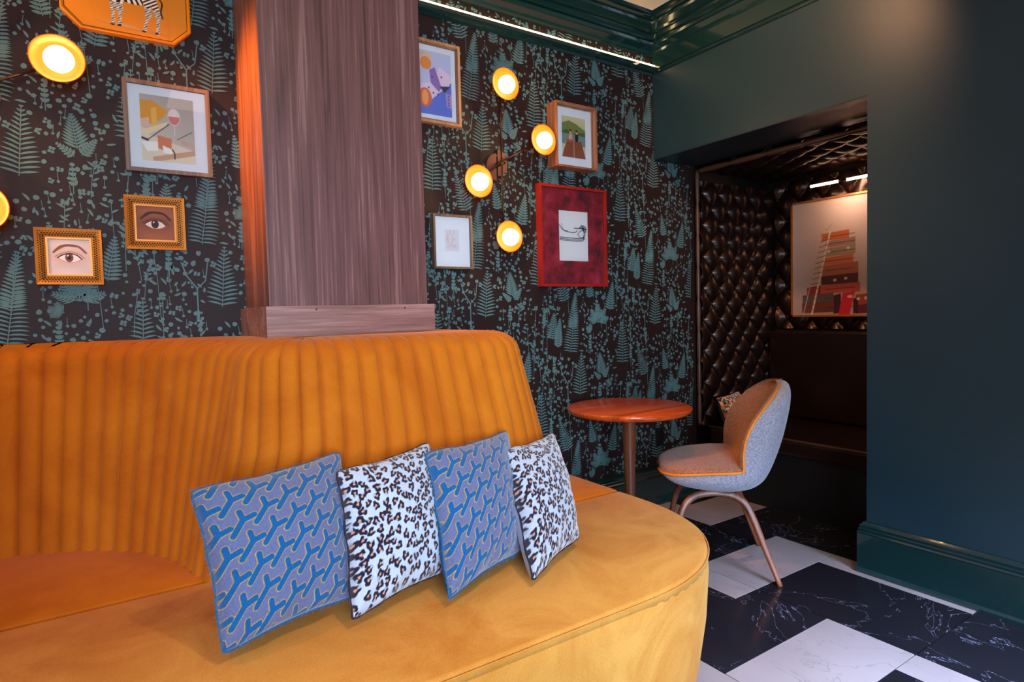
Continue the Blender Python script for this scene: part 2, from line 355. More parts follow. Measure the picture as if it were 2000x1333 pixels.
def clear(x, z):
    for (tx, tz), (bx, bz), w in FERNS:
        for i in (-1, 0, 1):
            for j in (-1, 0, 1):
                px, pz = x - i * .6 - 0, z + i * .448 - j * .822; dx, dz = tx - bx, tz - bz; L = dx * dx + dz * dz
                t_ = max(0, min(1, ((px - bx) * dx + (pz - bz) * dz) / L))
                if math.hypot(px - bx - t_ * dx, pz - bz - t_ * dz) < w * .5 * (1 - t_) ** .75 + .009: return False
    return True
def fern(tip, base, width, n=17, droop=.35, thick=.75, asym=0):
    FERNS.append((tip, base, width))
    tx, tz = tip; bx, bz = base; L = math.hypot(tx - bx, tz - bz); ang = math.atan2(tz - bz, tx - bx); stroke([base, ((bx + tx) / 2, (bz + tz) / 2), tip], .0028)
    for k in range(n):
        t = (k + .6) / n; cx, cz = bx + (tx - bx) * t, bz + (tz - bz) * t
        w = width / 2 * (1 - t) ** .75 * (.72 + .28 * min(1, t * 6)) + .004; sp = L / n * thick
        for s in (-1, 1):
            a = ang + s * (1.15 - .35 * t + droop * (1 - t) * .3); leafshape(cx, cz, a, w * (1 + s * asym), sp * (1.1 - .3 * t), s * droop, 4)
def cluster(cx, cz, R, n=5, rot=0):
    FERNS.append(((cx, cz + R * .3), (cx, cz + R * .25), R * 1.3))
    for k in range(n):
        a = rot + (k - (n - 1) / 2) * .62 + PI / 2; L = R * (1 - .12 * abs(k - (n - 1) / 2)); bx, bz = cx, cz; tx, tz = cx + L * math.cos(a), cz + L * math.sin(a)
        for q in range(6):
            t = .15 + .8 * q / 6; px, pz = bx + (tx - bx) * t, bz + (tz - bz) * t
            for s in (-1, 1): leafshape(px, pz, a + s * .7, L * .42 * (1 - t) + .008, L * .075, 0, 3)
        leafshape(cx, cz, a, L, L * .07, 0, 3)
def blob(x, z, r, n=7, jag=.25):
    a0 = random.random() * 6; P2([(x + r * (1 - jag * random.random()) * math.cos(a0 + 2 * PI * k / n), z + r * (1 - jag * random.random()) * math.sin(a0 + 2 * PI * k / n)) for k in range(n)])
def flower(x, z, r):
    for k in range(4): a = random.random() + k * PI / 2; blob(x + r * .6 * math.cos(a), z + r * .6 * math.sin(a), r * .55, 6)
def tile_motif():
    fern((2.156, 1.297), (2.109, .969), .125, 24, .55, .46); fern((2.505, 1.142), (2.496, .885), .125, 16, .5, .46)
    fern((2.187, .964), (2.170, .728), .135, 15, .3, .48); fern((2.321, .955), (2.334, .835), .10, 11, -.1, .8); fern((2.39, .875), (2.345, .815), .055, 7, -.1, .9); fern((2.275, .85), (2.325, .81), .04, 6, 0, .9)
    fern((2.622, .978), (2.68, .803), .105, 14, .3, .6); fern((2.749, .851), (2.727, .655), .085, 16, .3, .58)
    cluster(2.315, 1.13, .115, 5); cluster(2.27, 1.09, .05, 3, 1.2)
    fern((2.60, .74), (2.585, .60), .10, 12, .4, .8); fern((2.43, 1.36), (2.40, 1.20), .09, 12, .3, .8); fern((2.24, 1.40), (2.26, 1.27), .07, 10, .2, .8); fern((2.04, 1.16), (2.02, 1.0), .08, 12, -.2, .8)
    # Y stem with round leaves
    stroke([(2.085, .72), (2.085, .80), (2.05, .85), (2.035, .90)], .005); stroke([(2.085, .80), (2.115, .83), (2.125, .90)], .004); leafshape(2.085, .72, -PI / 2, .035, .012)
    for x, z in ((2.035, .915), (2.125, .91), (2.05, .94), (2.095, .935), (2.075, .895), (2.02, .87)): blob(x, z, .011)
    rnd = random.Random(3)
    for k in range(26):       # thin stems with small leaves and buds
        x = 1.99 + rnd.random() * .6; z = .62 + rnd.random() * .75; h = .12 + rnd.random() * .2; w = (rnd.random() - .5) * .05
        if not clear(x + w, z + h): continue
        stroke([(x, z), (x + w * .3, z + h * .5), (x + w, z + h)], .0022)
        for q in range(rnd.randint(2, 6)):
            t = .35 + .65 * rnd.random(); s = rnd.choice((-1, 1)); leafshape(x + w * t, z + h * t, PI / 2 + s * (.5 + .5 * rnd.random()), .012 + .02 * rnd.random(), .008, s * .3, 3)
        flower(x + w, z + h, .008 + .006 * rnd.random())
    for k in range(12):       # leafy sprigs
        x = 1.99 + rnd.random() * .6; z = .62 + rnd.random() * .75; h = .08
        if not clear(x, z + .04): continue
        for q in range(5):
            for s in (-1, 1): leafshape(x + s * .002, z + q * .017, PI / 2 + s * .9, .02 - q * .002, .013, 0, 3)
        stroke([(x, z - .03), (x, z + h)], .003)
    pts = []
    for k in range(1100):
        x = 1.99 + rnd.random() * .6; z = .6 + rnd.random() * .822
        if any(math.hypot(x - a, z - b) < .0175 for a, b in pts) or not clear(x, z): continue
        pts.append((x, z)); q = rnd.random()
        if q < .45: blob(x, z, .005 + .006 * rnd.random())
        elif q < .7: flower(x, z, .008 + .006 * rnd.random())
        elif q < .85: leafshape(x, z, rnd.random() * 6.28, .018 + .015 * rnd.random(), .009, .4, 3)
        else: stroke([(x, z), (x + .012 * (rnd.random() - .5), z + .03)], .002); blob(x, z, .006)
tile_motif()
tv, tf = pv, pf; allv = []; allf = []
AX, AZ, BZ = .6, -.448, .822
for i in range(-6, 3):
    for j in range(-6, 8):
        ox, oz = i * AX, i * AZ + j * BZ
        if oz + .55 > 2.72 or oz + 1.45 < .2: continue
        for f in tf:
            q = [(tv[k][0] + ox, tv[k][1] + oz) for k in f]
            xs = [a for a, b in q]; zs = [b for a, b in q]
            if min(xs) < -1.4 or max(xs) > 3.12 or min(zs) < .232 or max(zs) > 2.70: continue
            if .46 < min(xs) and max(xs) < 1.03: continue
            n = len(allv); allv += [(a, D - .0008 - (len(allf) % 61) * .00002, b) for a, b in q]; allf.append(tuple(range(n, n + len(q))))
o = mesh('fern_pattern', allv, allf, M['print'], bpy.data.objects['wall_back']); o['kind'] = 'stuff'
# ================================================================ COLUMN
col = thing('wooden_column', 'tall square walnut column with a projecting ledge rising behind the velvet sofa', 'column', (.75, 2.39, 0))
def cbox(nm, a, b, m, par=col, bev=.001):
    o = box(nm, a, b, m, par, bev); o.location = (-.75, -2.39, 0); return o
cbox('shaft', (.456, 2.171, 1.2), (1.04, D - .002, ZC - .002), M['walnut'])
cbox('edge_strip', (.452, 2.167, 1.242), (.46, 2.175, ZC - .004), M['walnut'])
cbox('lower_case', (.435, 2.137, 0), (1.054, D - .002, 1.236), M['walnut_x'])
led_ = cbox('ledge', (.4345, 2.1365, 1.2355), (1.0545, D - .001, 1.2405), M['walnut_x'])
for x in (.60, .93):
    s = mesh('screw_hole', [(x + .003 * math.cos(a) - .75, 2.1362 - 2.39, 1.228 + .004 * math.sin(a)) for a in [k * PI / 4 for k in range(8)]], [tuple(range(8))], M['screw'], col)
# ================================================================ SOFA
ZS = .48
sofa = thing('curved_sofa', 'ochre yellow velvet sofa with channel tufted curved back wrapping the walnut column', 'sofa', (0, 1.8, 0))
def sp(o, dy=1.8): o.location = (0, -dy, 0); return o
def outline(x1, y0, r, inset=0, n=14):   # seat outline from left front, round corner, right side to wall
    pts = []
    cx, cy = x1 - r, y0 + r
    for k in range(n + 1):
        a = -PI / 2 + PI / 2 * k / n; q = 1 / (abs(math.cos(a)) ** 2.25 + abs(math.sin(a)) ** 2.25) ** (1 / 2.25)
        pts.append((cx + (r - inset) * math.cos(a) * q, cy + (r - inset) * math.sin(a) * q))
    return pts
# seat base: loft of insets
prof_b = [(.045, .06), (.03, .10), (.008, .26), (0, .40), (.002, .445), (.006, .458)]
vs = []; fs = []; rows = []
for ins, z in prof_b:
    o_ = [(-1.9, 1.072 + ins)] + [(-.9, 1.072 + ins)] + outline(1.675, 1.072, .585, ins, 18) + [(1.675 - ins, D - .04)]
    rows.append([(x, y, z) for x, y in o_])
n = len(rows[0])
for r_ in rows: vs += r_
for j in range(len(rows) - 1):
    for i in range(n - 1): a = j * n + i; fs.append((a, a + 1, a + 1 + n, a + n))
fs.append(tuple(range((len(rows) - 1) * n, len(rows) * n)) + ())
vs += [(-1.9, D - .04, rows[-1][0][2])]; fs[-1] = fs[-1] + (len(vs) - 1,)
base = sp(mesh('seat_base', vs, fs, M['velvet'], sofa, True))
m_ = base.modifiers.new('e', 'EDGE_SPLIT'); m_.split_angle = .9
pl = sp(mesh('plinth_base', [(x, y, z) for z in (0, .07) for x, y in [(-1.88, 1.16), (-.9, 1.16)] + outline(1.675, 1.072, .585, .09, 12) + [(1.585, D - .05), (-1.88, D - .05)]],
        [tuple(range(17 + 0))] and [], M['black_panel'], sofa))
k_ = len(pl.data.vertices) // 2
pl.data.clear_geometry(); _v = [(x, y, z) for z in (0, .07) for x, y in [(-1.88, 1.16), (-.9, 1.16)] + outline(1.675, 1.072, .585, .09, 12) + [(1.585, D - .05), (-1.88, D - .05)]]
pl.data.from_pydata(_v, [], [(i, (i + 1) % k_, (i + 1) % k_ + k_, i + k_) for i in range(k_)])
def cushion(name, pts, z0, z1, crown, mat):
    """pillowed slab over polygon pts (closed, CCW)"""
    bm = bmesh.new(); N = len(pts); cx = sum(p[0] for p in pts) / N; cy = sum(p[1] for p in pts) / N
    rings = [(1.0, z0, 0), (1.0, z1 - .012, 0), (None, z1 - .004, .003), (None, z1, .009)]
    def inset(d):
        out = []
        for i in range(N):
            a = Vector(pts[i - 1]); b = Vector(pts[i]); c = Vector(pts[(i + 1) % N]); t1 = (b - a); t2 = (c - b)
            n1 = Vector((-t1.y, t1.x)).normalized(); n2 = Vector((-t2.y, t2.x)).normalized(); nn = (n1 + n2)
            nn = nn.normalized() / max(.5, math.sqrt((1 + n1.dot(n2)) / 2)) if nn.length > 1e-5 else n1
            out.append(b + nn * d)
        return out
    vr = []
    for s, z, d in rings: vr.append([bm.verts.new((p.x, p.y, z)) for p in inset(d)])
    for j in range(len(vr) - 1):
        for i in range(N): bm.faces.new((vr[j][i], vr[j][(i + 1) % N], vr[j + 1][(i + 1) % N], vr[j + 1][i]))
    bm.faces.new(vr[-1]); bm.faces.new(vr[0][::-1])
    bmesh.ops.triangulate(bm, faces=[f for f in bm.faces if len(f.verts) > 4])
    o = sp(bobj(name, bm, mat, sofa, True)); return o
def dens(pts, step=.08):
    out = []
    for a, b in zip(pts, pts[1:] + pts[:1]):
        L = math.hypot(b[0] - a[0], b[1] - a[1]); k = max(1, int(L / step))
        for q in range(k): out.append((a[0] + (b[0] - a[0]) * q / k, a[1] + (b[1] - a[1]) * q / k))
    return out
YS = 1.86
front = [(-1.9, 1.074)] + outline(1.673, 1.074, .583, 0, 22)
front = front + [(1.673, 1.78), (.9, 1.785), (.18, YS), (-1.9, YS)]
cushion('seat_cushion', dens(front, .07), .44, ZS - .006, .008, M['velvet'])
nook = [(-1.05, YS + .006), (.2, YS + .006), (.2, 2.2), (0.02, 2.42), (-.3, 2.52), (-.6, 2.52), (-.85, 2.42), (-1.05, 2.2)]
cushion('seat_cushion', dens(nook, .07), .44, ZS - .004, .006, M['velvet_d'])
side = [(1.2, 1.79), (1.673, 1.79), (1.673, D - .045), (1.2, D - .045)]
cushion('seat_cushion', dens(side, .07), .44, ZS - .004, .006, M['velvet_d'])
sweep('seam_piping', [(x, y, ZS - .016) for x, y in [(-1.9, 1.071), (-.5, 1.071), (.5, 1.071)] + outline(1.676, 1.071, .586, 0, 22) + [(1.676, 1.78), (1.676, D - .05)]], .0022, M['velvet'], sofa, 6).location = (0, -1.8, 0)
# backrest surface: plan curves at bottom and top, channelled
def arc(cx, cy, r, a0, a1, n=40): return [(cx + r * math.cos(a0 + (a1 - a0) * k / n), cy + r * math.sin(a0 + (a1 - a0) * k / n)) for k in range(n + 1)]
ZT = 1.135; ZB = .46
def R_(z): return .19 + .245 * (ZT - z)
def bulge(z, mirror=False):
    r = R_(z); lx, rx, cy = .515, 1.09, 1.98
    yc = 1.895 + .155 * (z - ZB) / (ZT - ZB)
    pts = [(lx - r, max(yc, cy + .001))] + arc(lx, cy, r, PI, 1.5 * PI) + arc(rx, cy, r, 1.5 * PI, 2 * PI) + [(rx + r, D - .02)]
    return pts
def nookc(z):
    yc = 1.895 + .155 * (z - ZB) / (ZT - ZB); dx = .515 - R_(z) + .42; dy = yc - 1.85; r = math.hypot(dx, dy); a = math.atan2(dy, dx)
    return arc(-.42, 1.85, r, PI - a, a, 120)
def resample(pts, n):
    d = [0]
    for a, b in zip(pts[:-1], pts[1:]): d.append(d[-1] + math.hypot(b[0] - a[0], b[1] - a[1]))
    out = []; j = 0
    for k in range(n + 1):
        s = d[-1] * k / n
        while j < len(d) - 2 and d[j + 1] < s: j += 1
        t = (s - d[j]) / max(1e-9, d[j + 1] - d[j]); out.append((pts[j][0] + (pts[j + 1][0] - pts[j][0]) * t, pts[j][1] + (pts[j + 1][1] - pts[j][1]) * t))
    return out
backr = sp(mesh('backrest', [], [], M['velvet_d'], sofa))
SUB = 10; NZ = 22
zprof = []   # (z for plan radius, extra inset backwards, z actual): main face then rounded rim
for k in range(NZ + 1): z = ZB + (ZT - .07 - ZB) * k / NZ; zprof.append((z, 0, z))
for k in range(1, 9):
    a = PI / 2 * k / 8; zprof.append((ZT - .07 + .03 * math.sin(a), .10 * (1 - math.cos(a)), ZT - .07 + .07 * math.sin(a)))
zprof.append((ZT - .04, .20, ZT + .002)); zprof.append((ZT - .04, .30, ZT + .001))
def channels(curve, nch, depth, top_inset_sign=1, clip=None, limit=None):
    N = nch * SUB; rowsP = []
    for z, ins, za in zprof:
        c = resample(curve(z), N); nrm = []
        for i in range(N + 1):
            a = c[max(0, i - 1)]; b = c[min(N, i + 1)]; t = Vector((b[0] - a[0], b[1] - a[1])); t.normalize(); nrm.append(Vector((t.y, -t.x)))
        row = []
        for i in range(N + 1):
            u = (i % SUB) / SUB; bl = (1 - abs(2 * u - 1) ** 2.2) ** .5 if 0 < u < 1 else 0
            f = depth * (bl - 1) * (1 if ins < .12 else .2)
            p = Vector(c[i]) + nrm[i] * (f - ins * (1.0 if top_inset_sign > 0 else 1))
            row.append((p.x, min(p.y, D - .003), za - (0 if ins == 0 else depth * (1 - bl) * min(1, ins / .1) * .5 * (ins < .15))))
        rowsP.append(row)
    for c in range(nch):
        sub = [r[c * SUB:(c + 1) * SUB + 1] for r in rowsP]
        vs = [v for r in sub for v in r]; w = SUB + 1
        if clip and all(clip(v) for v in vs): continue
        fs = [(j * w + i, j * w + i + 1, (j + 1) * w + i + 1, (j + 1) * w + i) for j in range(len(sub) - 1) for i in range(SUB)]
        # close behind for thickness
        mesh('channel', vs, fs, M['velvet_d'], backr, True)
def shift_nook(z): return nookc(z)
# nook is travelled left to right: normal must face the room (towards -Y)
channels(nookc, 31, .024, clip=None)
channels(bulge, 31, .021)
# hidden core so the back is solid from every side
vsc = []; cz = [(ZB, .06), (1.0, .06), (ZT - .03, .12)]
cores = []
for z, ins in cz:
    r = R_(z) - ins * .5; cores.append([(.515 - r, D - .03, z)] + [(x, y, z) for x, y in arc(.515, 1.98, r, PI, 1.5 * PI, 10) + arc(1.09, 1.98, r, 1.5 * PI, 2 * PI, 10)] + [(1.09 + r, D - .03, z)])
nn = len(cores[0]); _v = [v for c in cores for v in c]; _f = [(j * nn + i, j * nn + i + 1, (j + 1) * nn + i + 1, (j + 1) * nn + i) for j in range(2) for i in range(nn - 1)]
_f.append(tuple(range(2 * nn, 3 * nn)))
backr.data.from_pydata(_v, [], _f); backr.data.update()
# ================================================================ PILLOWS
rng = np.random.default_rng(7)
def ypattern(N=300, seed=0):
    cv = Cv(1, 1, N, (96, 106, 146)); X, Y = cv.X, cv.Y
    # lattice of Y figures, a cell leaning up to the right
    A = np.array([.150, .048]); B = np.array([-.027, .150]) ; Minv = np.linalg.inv(np.array([A, B]).T)
    segs = [((-.078, -.086), (0, 0)), ((0, 0), (-.008, .058)), ((0, 0), (.068, .014))]
    best = np.full_like(X, 9.)
    ab = np.einsum('ij,jkl->ikl', Minv, np.stack([X, Y])); i0 = np.floor(ab[0]); j0 = np.floor(ab[1])
    for di in (-1, 0, 1, 2):
        for dj in (-1, 0, 1, 2):
            cx = (i0 + di) * A[0] + (j0 + dj) * B[0]; cy = (i0 + di) * A[1] + (j0 + dj) * B[1]; lx, ly = X - cx, Y - cy
            for (a, b) in segs:
                dx, dy = b[0] - a[0], b[1] - a[1]; L = dx * dx + dy * dy; t_ = np.clip(((lx - a[0]) * dx + (ly - a[1]) * dy) / L, 0, 1); best = np.minimum(best, np.hypot(lx - a[0] - t_ * dx, ly - a[1] - t_ * dy))
    sh = np.clip(.5 - (best - .021) / .004, 0, 1); cv.mix(np.clip(.5 - (best - .0222) / .004, 0, 1) * 1.0, (214, 158, 60)); cv.mix(np.clip(.5 - (best - .0180) / .004, 0, 1), (4, 88, 148))
    cv.a *= (1 + .07 * rng.standard_normal(cv.a.shape[:2]))[..., None]; return cv, np.clip(.5 - (best - .019) / .006, 0, 1) * .0022
def leopard(N=300, seed=1):
    r = np.random.default_rng(seed); cv = Cv(1, 1, N, (182, 196, 216)); pts = []
    for _ in range(9000):
        p_ = r.random(2) * 1.04 - .02
        if all((p_[0] - q[0]) ** 2 + (p_[1] - q[1]) ** 2 > .060 ** 2 for q in pts): pts.append(p_)
        if len(pts) > 420: break
    for x, y in pts:
        a = r.random() * PI; s = .029 + .006 * r.random(); e = s * (.74 + .2 * r.random()); i0, i1 = int(max(0, (1 - y - .05) * N)), int(min(N, (1 - y + .05) * N)); j0, j1 = int(max(0, (x - .05) * N)), int(min(N, (x + .05) * N))
        if i1 <= i0 or j1 <= j0: continue
        Xs, Ys = cv.X[i0:i1, j0:j1] - x, cv.Y[i0:i1, j0:j1] - y; ca, sa = math.cos(a), math.sin(a); u = Xs * ca + Ys * sa; v = -Xs * sa + Ys * ca; th = np.arctan2(v, u); rr = np.hypot(u / s, v / e)
        wob = 1 + .16 * np.sin(3 * th + r.random() * 6) + .10 * np.sin(5 * th + r.random() * 6)
        d = (rr / wob - 1) * s; m = np.clip(.5 - d / .005, 0, 1); mi = np.clip(.5 - (rr / wob - .32) * s / .005, 0, 1)
        blk = cv.a[i0:i1, j0:j1]; gap = (np.cos(th - r.random() * 6) > .90) * (rr > .4); m2 = m * (1 - .85 * gap)
        blk[:] = blk * (1 - m2[..., None]) + np.array((26, 22, 44)) * m2[..., None]; blk[:] = blk * (1 - mi[..., None]) + np.array((206, 150, 122)) * mi[..., None]
    cv.a *= (1 + .04 * rng.standard_normal(cv.a.shape[:2]))[..., None]; return cv, np.zeros((N, N))
def zigzag(N=110):
    cv = Cv(1, 1, N, (230, 220, 200)); r = np.random.default_rng(2); cols = [(232, 224, 204), (24, 22, 24), (206, 60, 34), (30, 96, 60), (226, 128, 50), (236, 190, 160), (60, 34, 28)]
    k = np.floor(cv.X * 14); tri = np.abs((cv.X * 14) % 1 - .5) ; row = np.floor((cv.Y + tri * .10 * np.where(k % 2, 1, -1)) * 22); sub = np.floor(cv.X * 28)
    h = (row * 7 + sub * 3 + (row * sub) % 5 + (row // 3)).astype(int) % len(cols); cv.a = np.array(cols, float)[h]; return cv, np.zeros((N, N))
def pillow(name, label, cat, corners, thick, cvd, back, group, pinch=.085, edge=None):
    cv, disp = cvd; N = cv.ny; bl, tl_, tr_, br = [np.array(c, float) for c in corners]; ctr = (bl + tl_ + tr_ + br) / 4
    root = thing(name, label, cat, tuple(((bl + br) / 2).tolist()), 0, group); off = Vector(root.location)
    ex = (br - bl + tr_ - tl_); ex /= np.linalg.norm(ex); ey = (tl_ - bl + tr_ - br); ey /= np.linalg.norm(ey); nz = np.cross(ex, ey); nz /= np.linalg.norm(nz)
    if nz @ (np.array([0, 0, 1.2]) - ctr) < 0: nz = -nz
    def shape(u, v, side, dsp=0):
        a, b = 2 * u - 1, 2 * v - 1
        cr_ = 1 - .05 * (abs(a * b)) ** 7; a2 = a * cr_ * (1 - pinch * (1 - b * b)); b2 = b * cr_ * (1 - pinch * (1 - a * a)); uu, vv = (a2 + 1) / 2, (b2 + 1) / 2
        p = bl * (1 - uu) * (1 - vv) + br * uu * (1 - vv) + tl_ * (1 - uu) * vv + tr_ * uu * vv
        e = (max(0, 1 - a * a) * max(0, 1 - b * b)); h = thick * (e ** .42) * (1 + .05 * math.sin(3 * a + 2 * b) * e)
        wr = .004 * math.sin(9 * a + 4 * math.sin(3 * b)) * (1 - e)
        q = p + nz * side * (h + dsp + wr * (1 if side > 0 else 0)); return (q[0] - off.x, q[1] - off.y, q[2] - off.z)
    nx = N; vs = []
    for j in range(N):
        for i in range(N): vs.append(shape(i / (N - 1), 1 - j / (N - 1), 1, float(disp[j, i])))
    idx = np.arange(N * N).reshape(N, N); f = np.stack([idx[1:, :-1], idx[1:, 1:], idx[:-1, 1:], idx[:-1, :-1]], -1).reshape(-1, 4)
    o = mesh('front_panel', vs, f.tolist(), M['pillow'], root, True); ca = o.data.color_attributes.new('Col', 'FLOAT_COLOR', 'POINT'); cc = np.ones((N * N, 4), np.float32); cc[:, :3] = cv.colors().reshape(-1, 3); ca.data.foreach_set('color', cc.ravel())
    grid('back_panel', lambda u, v: shape(u, v, -1), 30, 30, back, root)
    if edge:
        loop = [shape(k / 16, 0, 1) for k in range(16)] + [shape(1, k / 16, 1) for k in range(16)] + [shape(1 - k / 16, 1, 1) for k in range(16)] + [shape(0, 1 - k / 16, 1) for k in range(17)]
        sweep('edge_seam', loop, [.003 + .0012 * math.sin(i * 2.1) for i in range(len(loop))], edge, root, 6)
        if 'fringe' in label:
            bm = bmesh.new(); rr = random.Random(4); cc_ = Vector(tuple(ctr)) - off
            for i in range(len(loop) - 1):
                for q in range(6):
                    p = Vector(loop[i]).lerp(Vector(loop[i + 1]), q / 6); d = (p - cc_).normalized() * (.006 + .005 * rr.random()) + Vector((rr.random() - .5, rr.random() - .5, rr.random() - .5)) * .006; s = d.orthogonal().normalized() * .0018; s2 = d.cross(s).normalized() * .0018
                    t0 = [bm.verts.new(p + s), bm.verts.new(p - s * .5 + s2), bm.verts.new(p - s * .5 - s2)]; tp = bm.verts.new(p + d)
                    for k in range(3): bm.faces.new((t0[k], t0[(k + 1) % 3], tp))
            fo = bobj('fringe', bm, edge, root); fo['kind'] = 'stuff'
    return root
M['blue_back'] = plain('blue_velvet_back', (30, 96, 140), .85, nsc=200, namt=.3); M['leo_back'] = plain('grey_white_back', (190, 198, 214), .85); M['dark_edge'] = plain('dark_seam', (34, 30, 48), .8)
YP = ypattern(310)
pillow('throw_pillow', 'largest blue throw pillow with raised branching pattern and frayed fringe edge, leftmost on the sofa', 'pillow', [(.16, 1.376, .495), (.130, 1.56, .815), (.52, 1.66, .83), (.486, 1.465, .50)], .078, YP, M['blue_back'], 'pillows along the sofa seat', edge=M['blue_back'])
pillow('throw_pillow', 'white leopard spot pillow standing between the two blue pillows', 'pillow', [(.428, 1.355, .492), (.466, 1.55, .806), (.79, 1.66, .82), (.735, 1.455, .50)], .072, leopard(300, 1), M['leo_back'], 'pillows along the sofa seat', edge=M['dark_edge'])
pillow('throw_pillow', 'smaller looking blue throw pillow with branching pattern and frayed fringe, between two leopard pillows', 'pillow', [(.658, 1.313, .492), (.731, 1.58, .808), (1.085, 1.68, .812), (.96, 1.444, .50)], .072, YP, M['blue_back'], 'pillows along the sofa seat', edge=M['blue_back'])
pillow('throw_pillow', 'white leopard spot pillow at the right end of the pillow row near the sofa corner', 'pillow', [(.884, 1.274, .49), (1.003, 1.6, .772), (1.30, 1.72, .77), (1.164, 1.421, .50)], .072, leopard(300, 5), M['leo_back'], 'pillows along the sofa seat', edge=M['dark_edge'])
# ================================================================ TABLE
tb = thing('round_table', 'small round side table with polished orange brown wooden top and tapered pedestal', 'table', (2.124, 2.185, 0))
lathe('table_top', [(.0, .688), (.27, .688), (.292, .694), (.303, .706), (.304, .714), (.297, .72), (0, .7205)], M['table'], tb, 72)
lathe('pedestal', [(.0, .02), (.022, .02), (.024, .20), (.028, .45), (.036, .66), (.040, .69), (0, .69)], M['leg'], tb, 28)
lathe('base_plate', [(0, 0), (.20, 0), (.205, .008), (.19, .018), (.05, .026), (0, .026)], M['brass'], tb, 48)
lathe('collar', [(0, .672), (.06, .672), (.062, .688), (0, .688)], M['leg'], tb, 28)
# ================================================================ CHAIR
ch = thing('shell_chair', 'upholstered shell chair in grey felt with orange piping on bent walnut legs', 'chair', (2.34, 1.83, 0), PI / 4)
ST = [ # rim y,z, half width, mid-outer y,z
 (.268, .452, .001, .268, .452), (.264, .452, .09, .262, .440), (.245, .455, .155, .240, .420), (.20, .463, .212, .205, .398), (.14, .474, .245, .14, .378), (.04, .485, .262, .04, .364), (-.03, .490, .264, -.05, .363), (-.070, .495, .262, -.13, .380), (-.078, .505, .26, -.185, .415), (-.078, .53, .258, -.215, .455),
 (-.078, .575, .26, -.245, .520), (-.090, .64, .262, -.275, .610), (-.118, .70, .255, -.295, .695), (-.165, .76, .228, -.308, .765), (-.210, .805, .185, -.312, .815), (-.245, .835, .125, -.308, .845), (-.265, .850, .065, -.295, .858), (-.277, .856, .001, -.28, .858)]
STc = []
cr = catmull([(s[0], s[1], s[2]) for s in ST], 4); cm = catmull([(s[3], s[4], 0) for s in ST], 4)
for a, b in zip(cr, cm): STc.append((a.x, a.y, max(.0008, a.z), b.x, b.y))
def shell(u, v):
    k = min(len(STc) - 1, int(round(v * (len(STc) - 1)))); ry, rz, w, my, mz = STc[k]; ph = (u - .5) * PI
    c = math.cos(ph) ** .72 if abs(math.cos(ph)) > 1e-6 else 0
    return (w * math.sin(ph), ry + (my - ry) * c, rz + (mz - rz) * c)
grid('outer_shell', shell, 28, len(STc) - 1, M['felt_out'], ch)
ncr = 28   # station index (fine) of the crotch
seatst = [s for s in STc[:ncr + 1]]; backst = STc[ncr:]
def seatpad(u, v):
    k = int(round(v * (len(seatst) - 1))); ry, rz, w, *_ = seatst[k]; ph = (u - .5) * PI; x = w * .985 * math.sin(ph); t_ = k / (len(seatst) - 1)
    hgt = .038 * math.cos(ph) ** .3 * math.sin(PI * min(1, t_ * 1.0 * .86 + .06)) ** .5 if abs(math.cos(ph)) > 1e-6 else 0
    dip = -.012 * max(0, math.cos(ph)) * math.exp(-((t_ - .6) / .2) ** 2)
    return (x, ry + (-.055 * max(0, math.cos(ph)) * t_ if t_ > .8 else 0), rz + hgt + dip)
grid('seat_cushion', seatpad, 28, len(seatst) - 1, M['felt_in'], ch)
def backpad(u, v):
    k = int(round(v * (len(backst) - 1))); ry, rz, w, *_ = backst[k]; ph = (u - .5) * PI; t_ = k / (len(backst) - 1)
    if t_ < .12: w = w * (.80 + .2 * t_ / .12)
    x = w * 1.0 * math.sin(ph); c = math.cos(ph); bulge_ = .026 * (1 - (2 * abs(u - .5)) ** 24) * min(1, (1 - t_) * 14)
    return (x, ry - .075 * c * math.sin(PI * min(1, t_ * .9 + .08)) ** .7 + bulge_, rz + .010 * t_ - (.03 * c if t_ < .1 else 0))
grid('back_cushion', backpad, 28, len(backst) - 1, M['felt_in'], ch)
for s in (-1, 1):
    sweep('piping', [(s * (a[2] + .002), a[0] + .001, a[1] + .001) for a in STc[2:ncr + 1]], .0058, M['piping'], ch, 8)
    sweep('piping', [(s * (a[2] + .002), a[0] + .002, a[1] + .001) for a in STc[ncr:-1]], .0058, M['piping'], ch, 8)
for s in (-1, 1):
    pth = catmull([(s * .205, .235, .0), (s * .186, .205, .14), (s * .165, .178, .27), (s * .145, .14, .335), (s * .125, .07, .362), (s * .12, -.02, .362), (s * .135, -.09, .335), (s * .158, -.128, .27), (s * .195, -.178, .13), (s * .232, -.225, .0)], 6)
    L = len(pth); fl_ = []
    for i in range(L):
        e = abs(2 * i / (L - 1) - 1); fl_.append((.0175 - .008 * e ** 1.6, .020 - .008 * e ** 1.5))
    sweep('leg_frame', pth, 0, M['leg'], ch, 16, up=(0, 0, 1) if False else (0, 1, 0), flat=fl_)
box('seat_bracket', (-.14, -.06, .352), (.14, .10, .372), M['brass'], ch, .004)
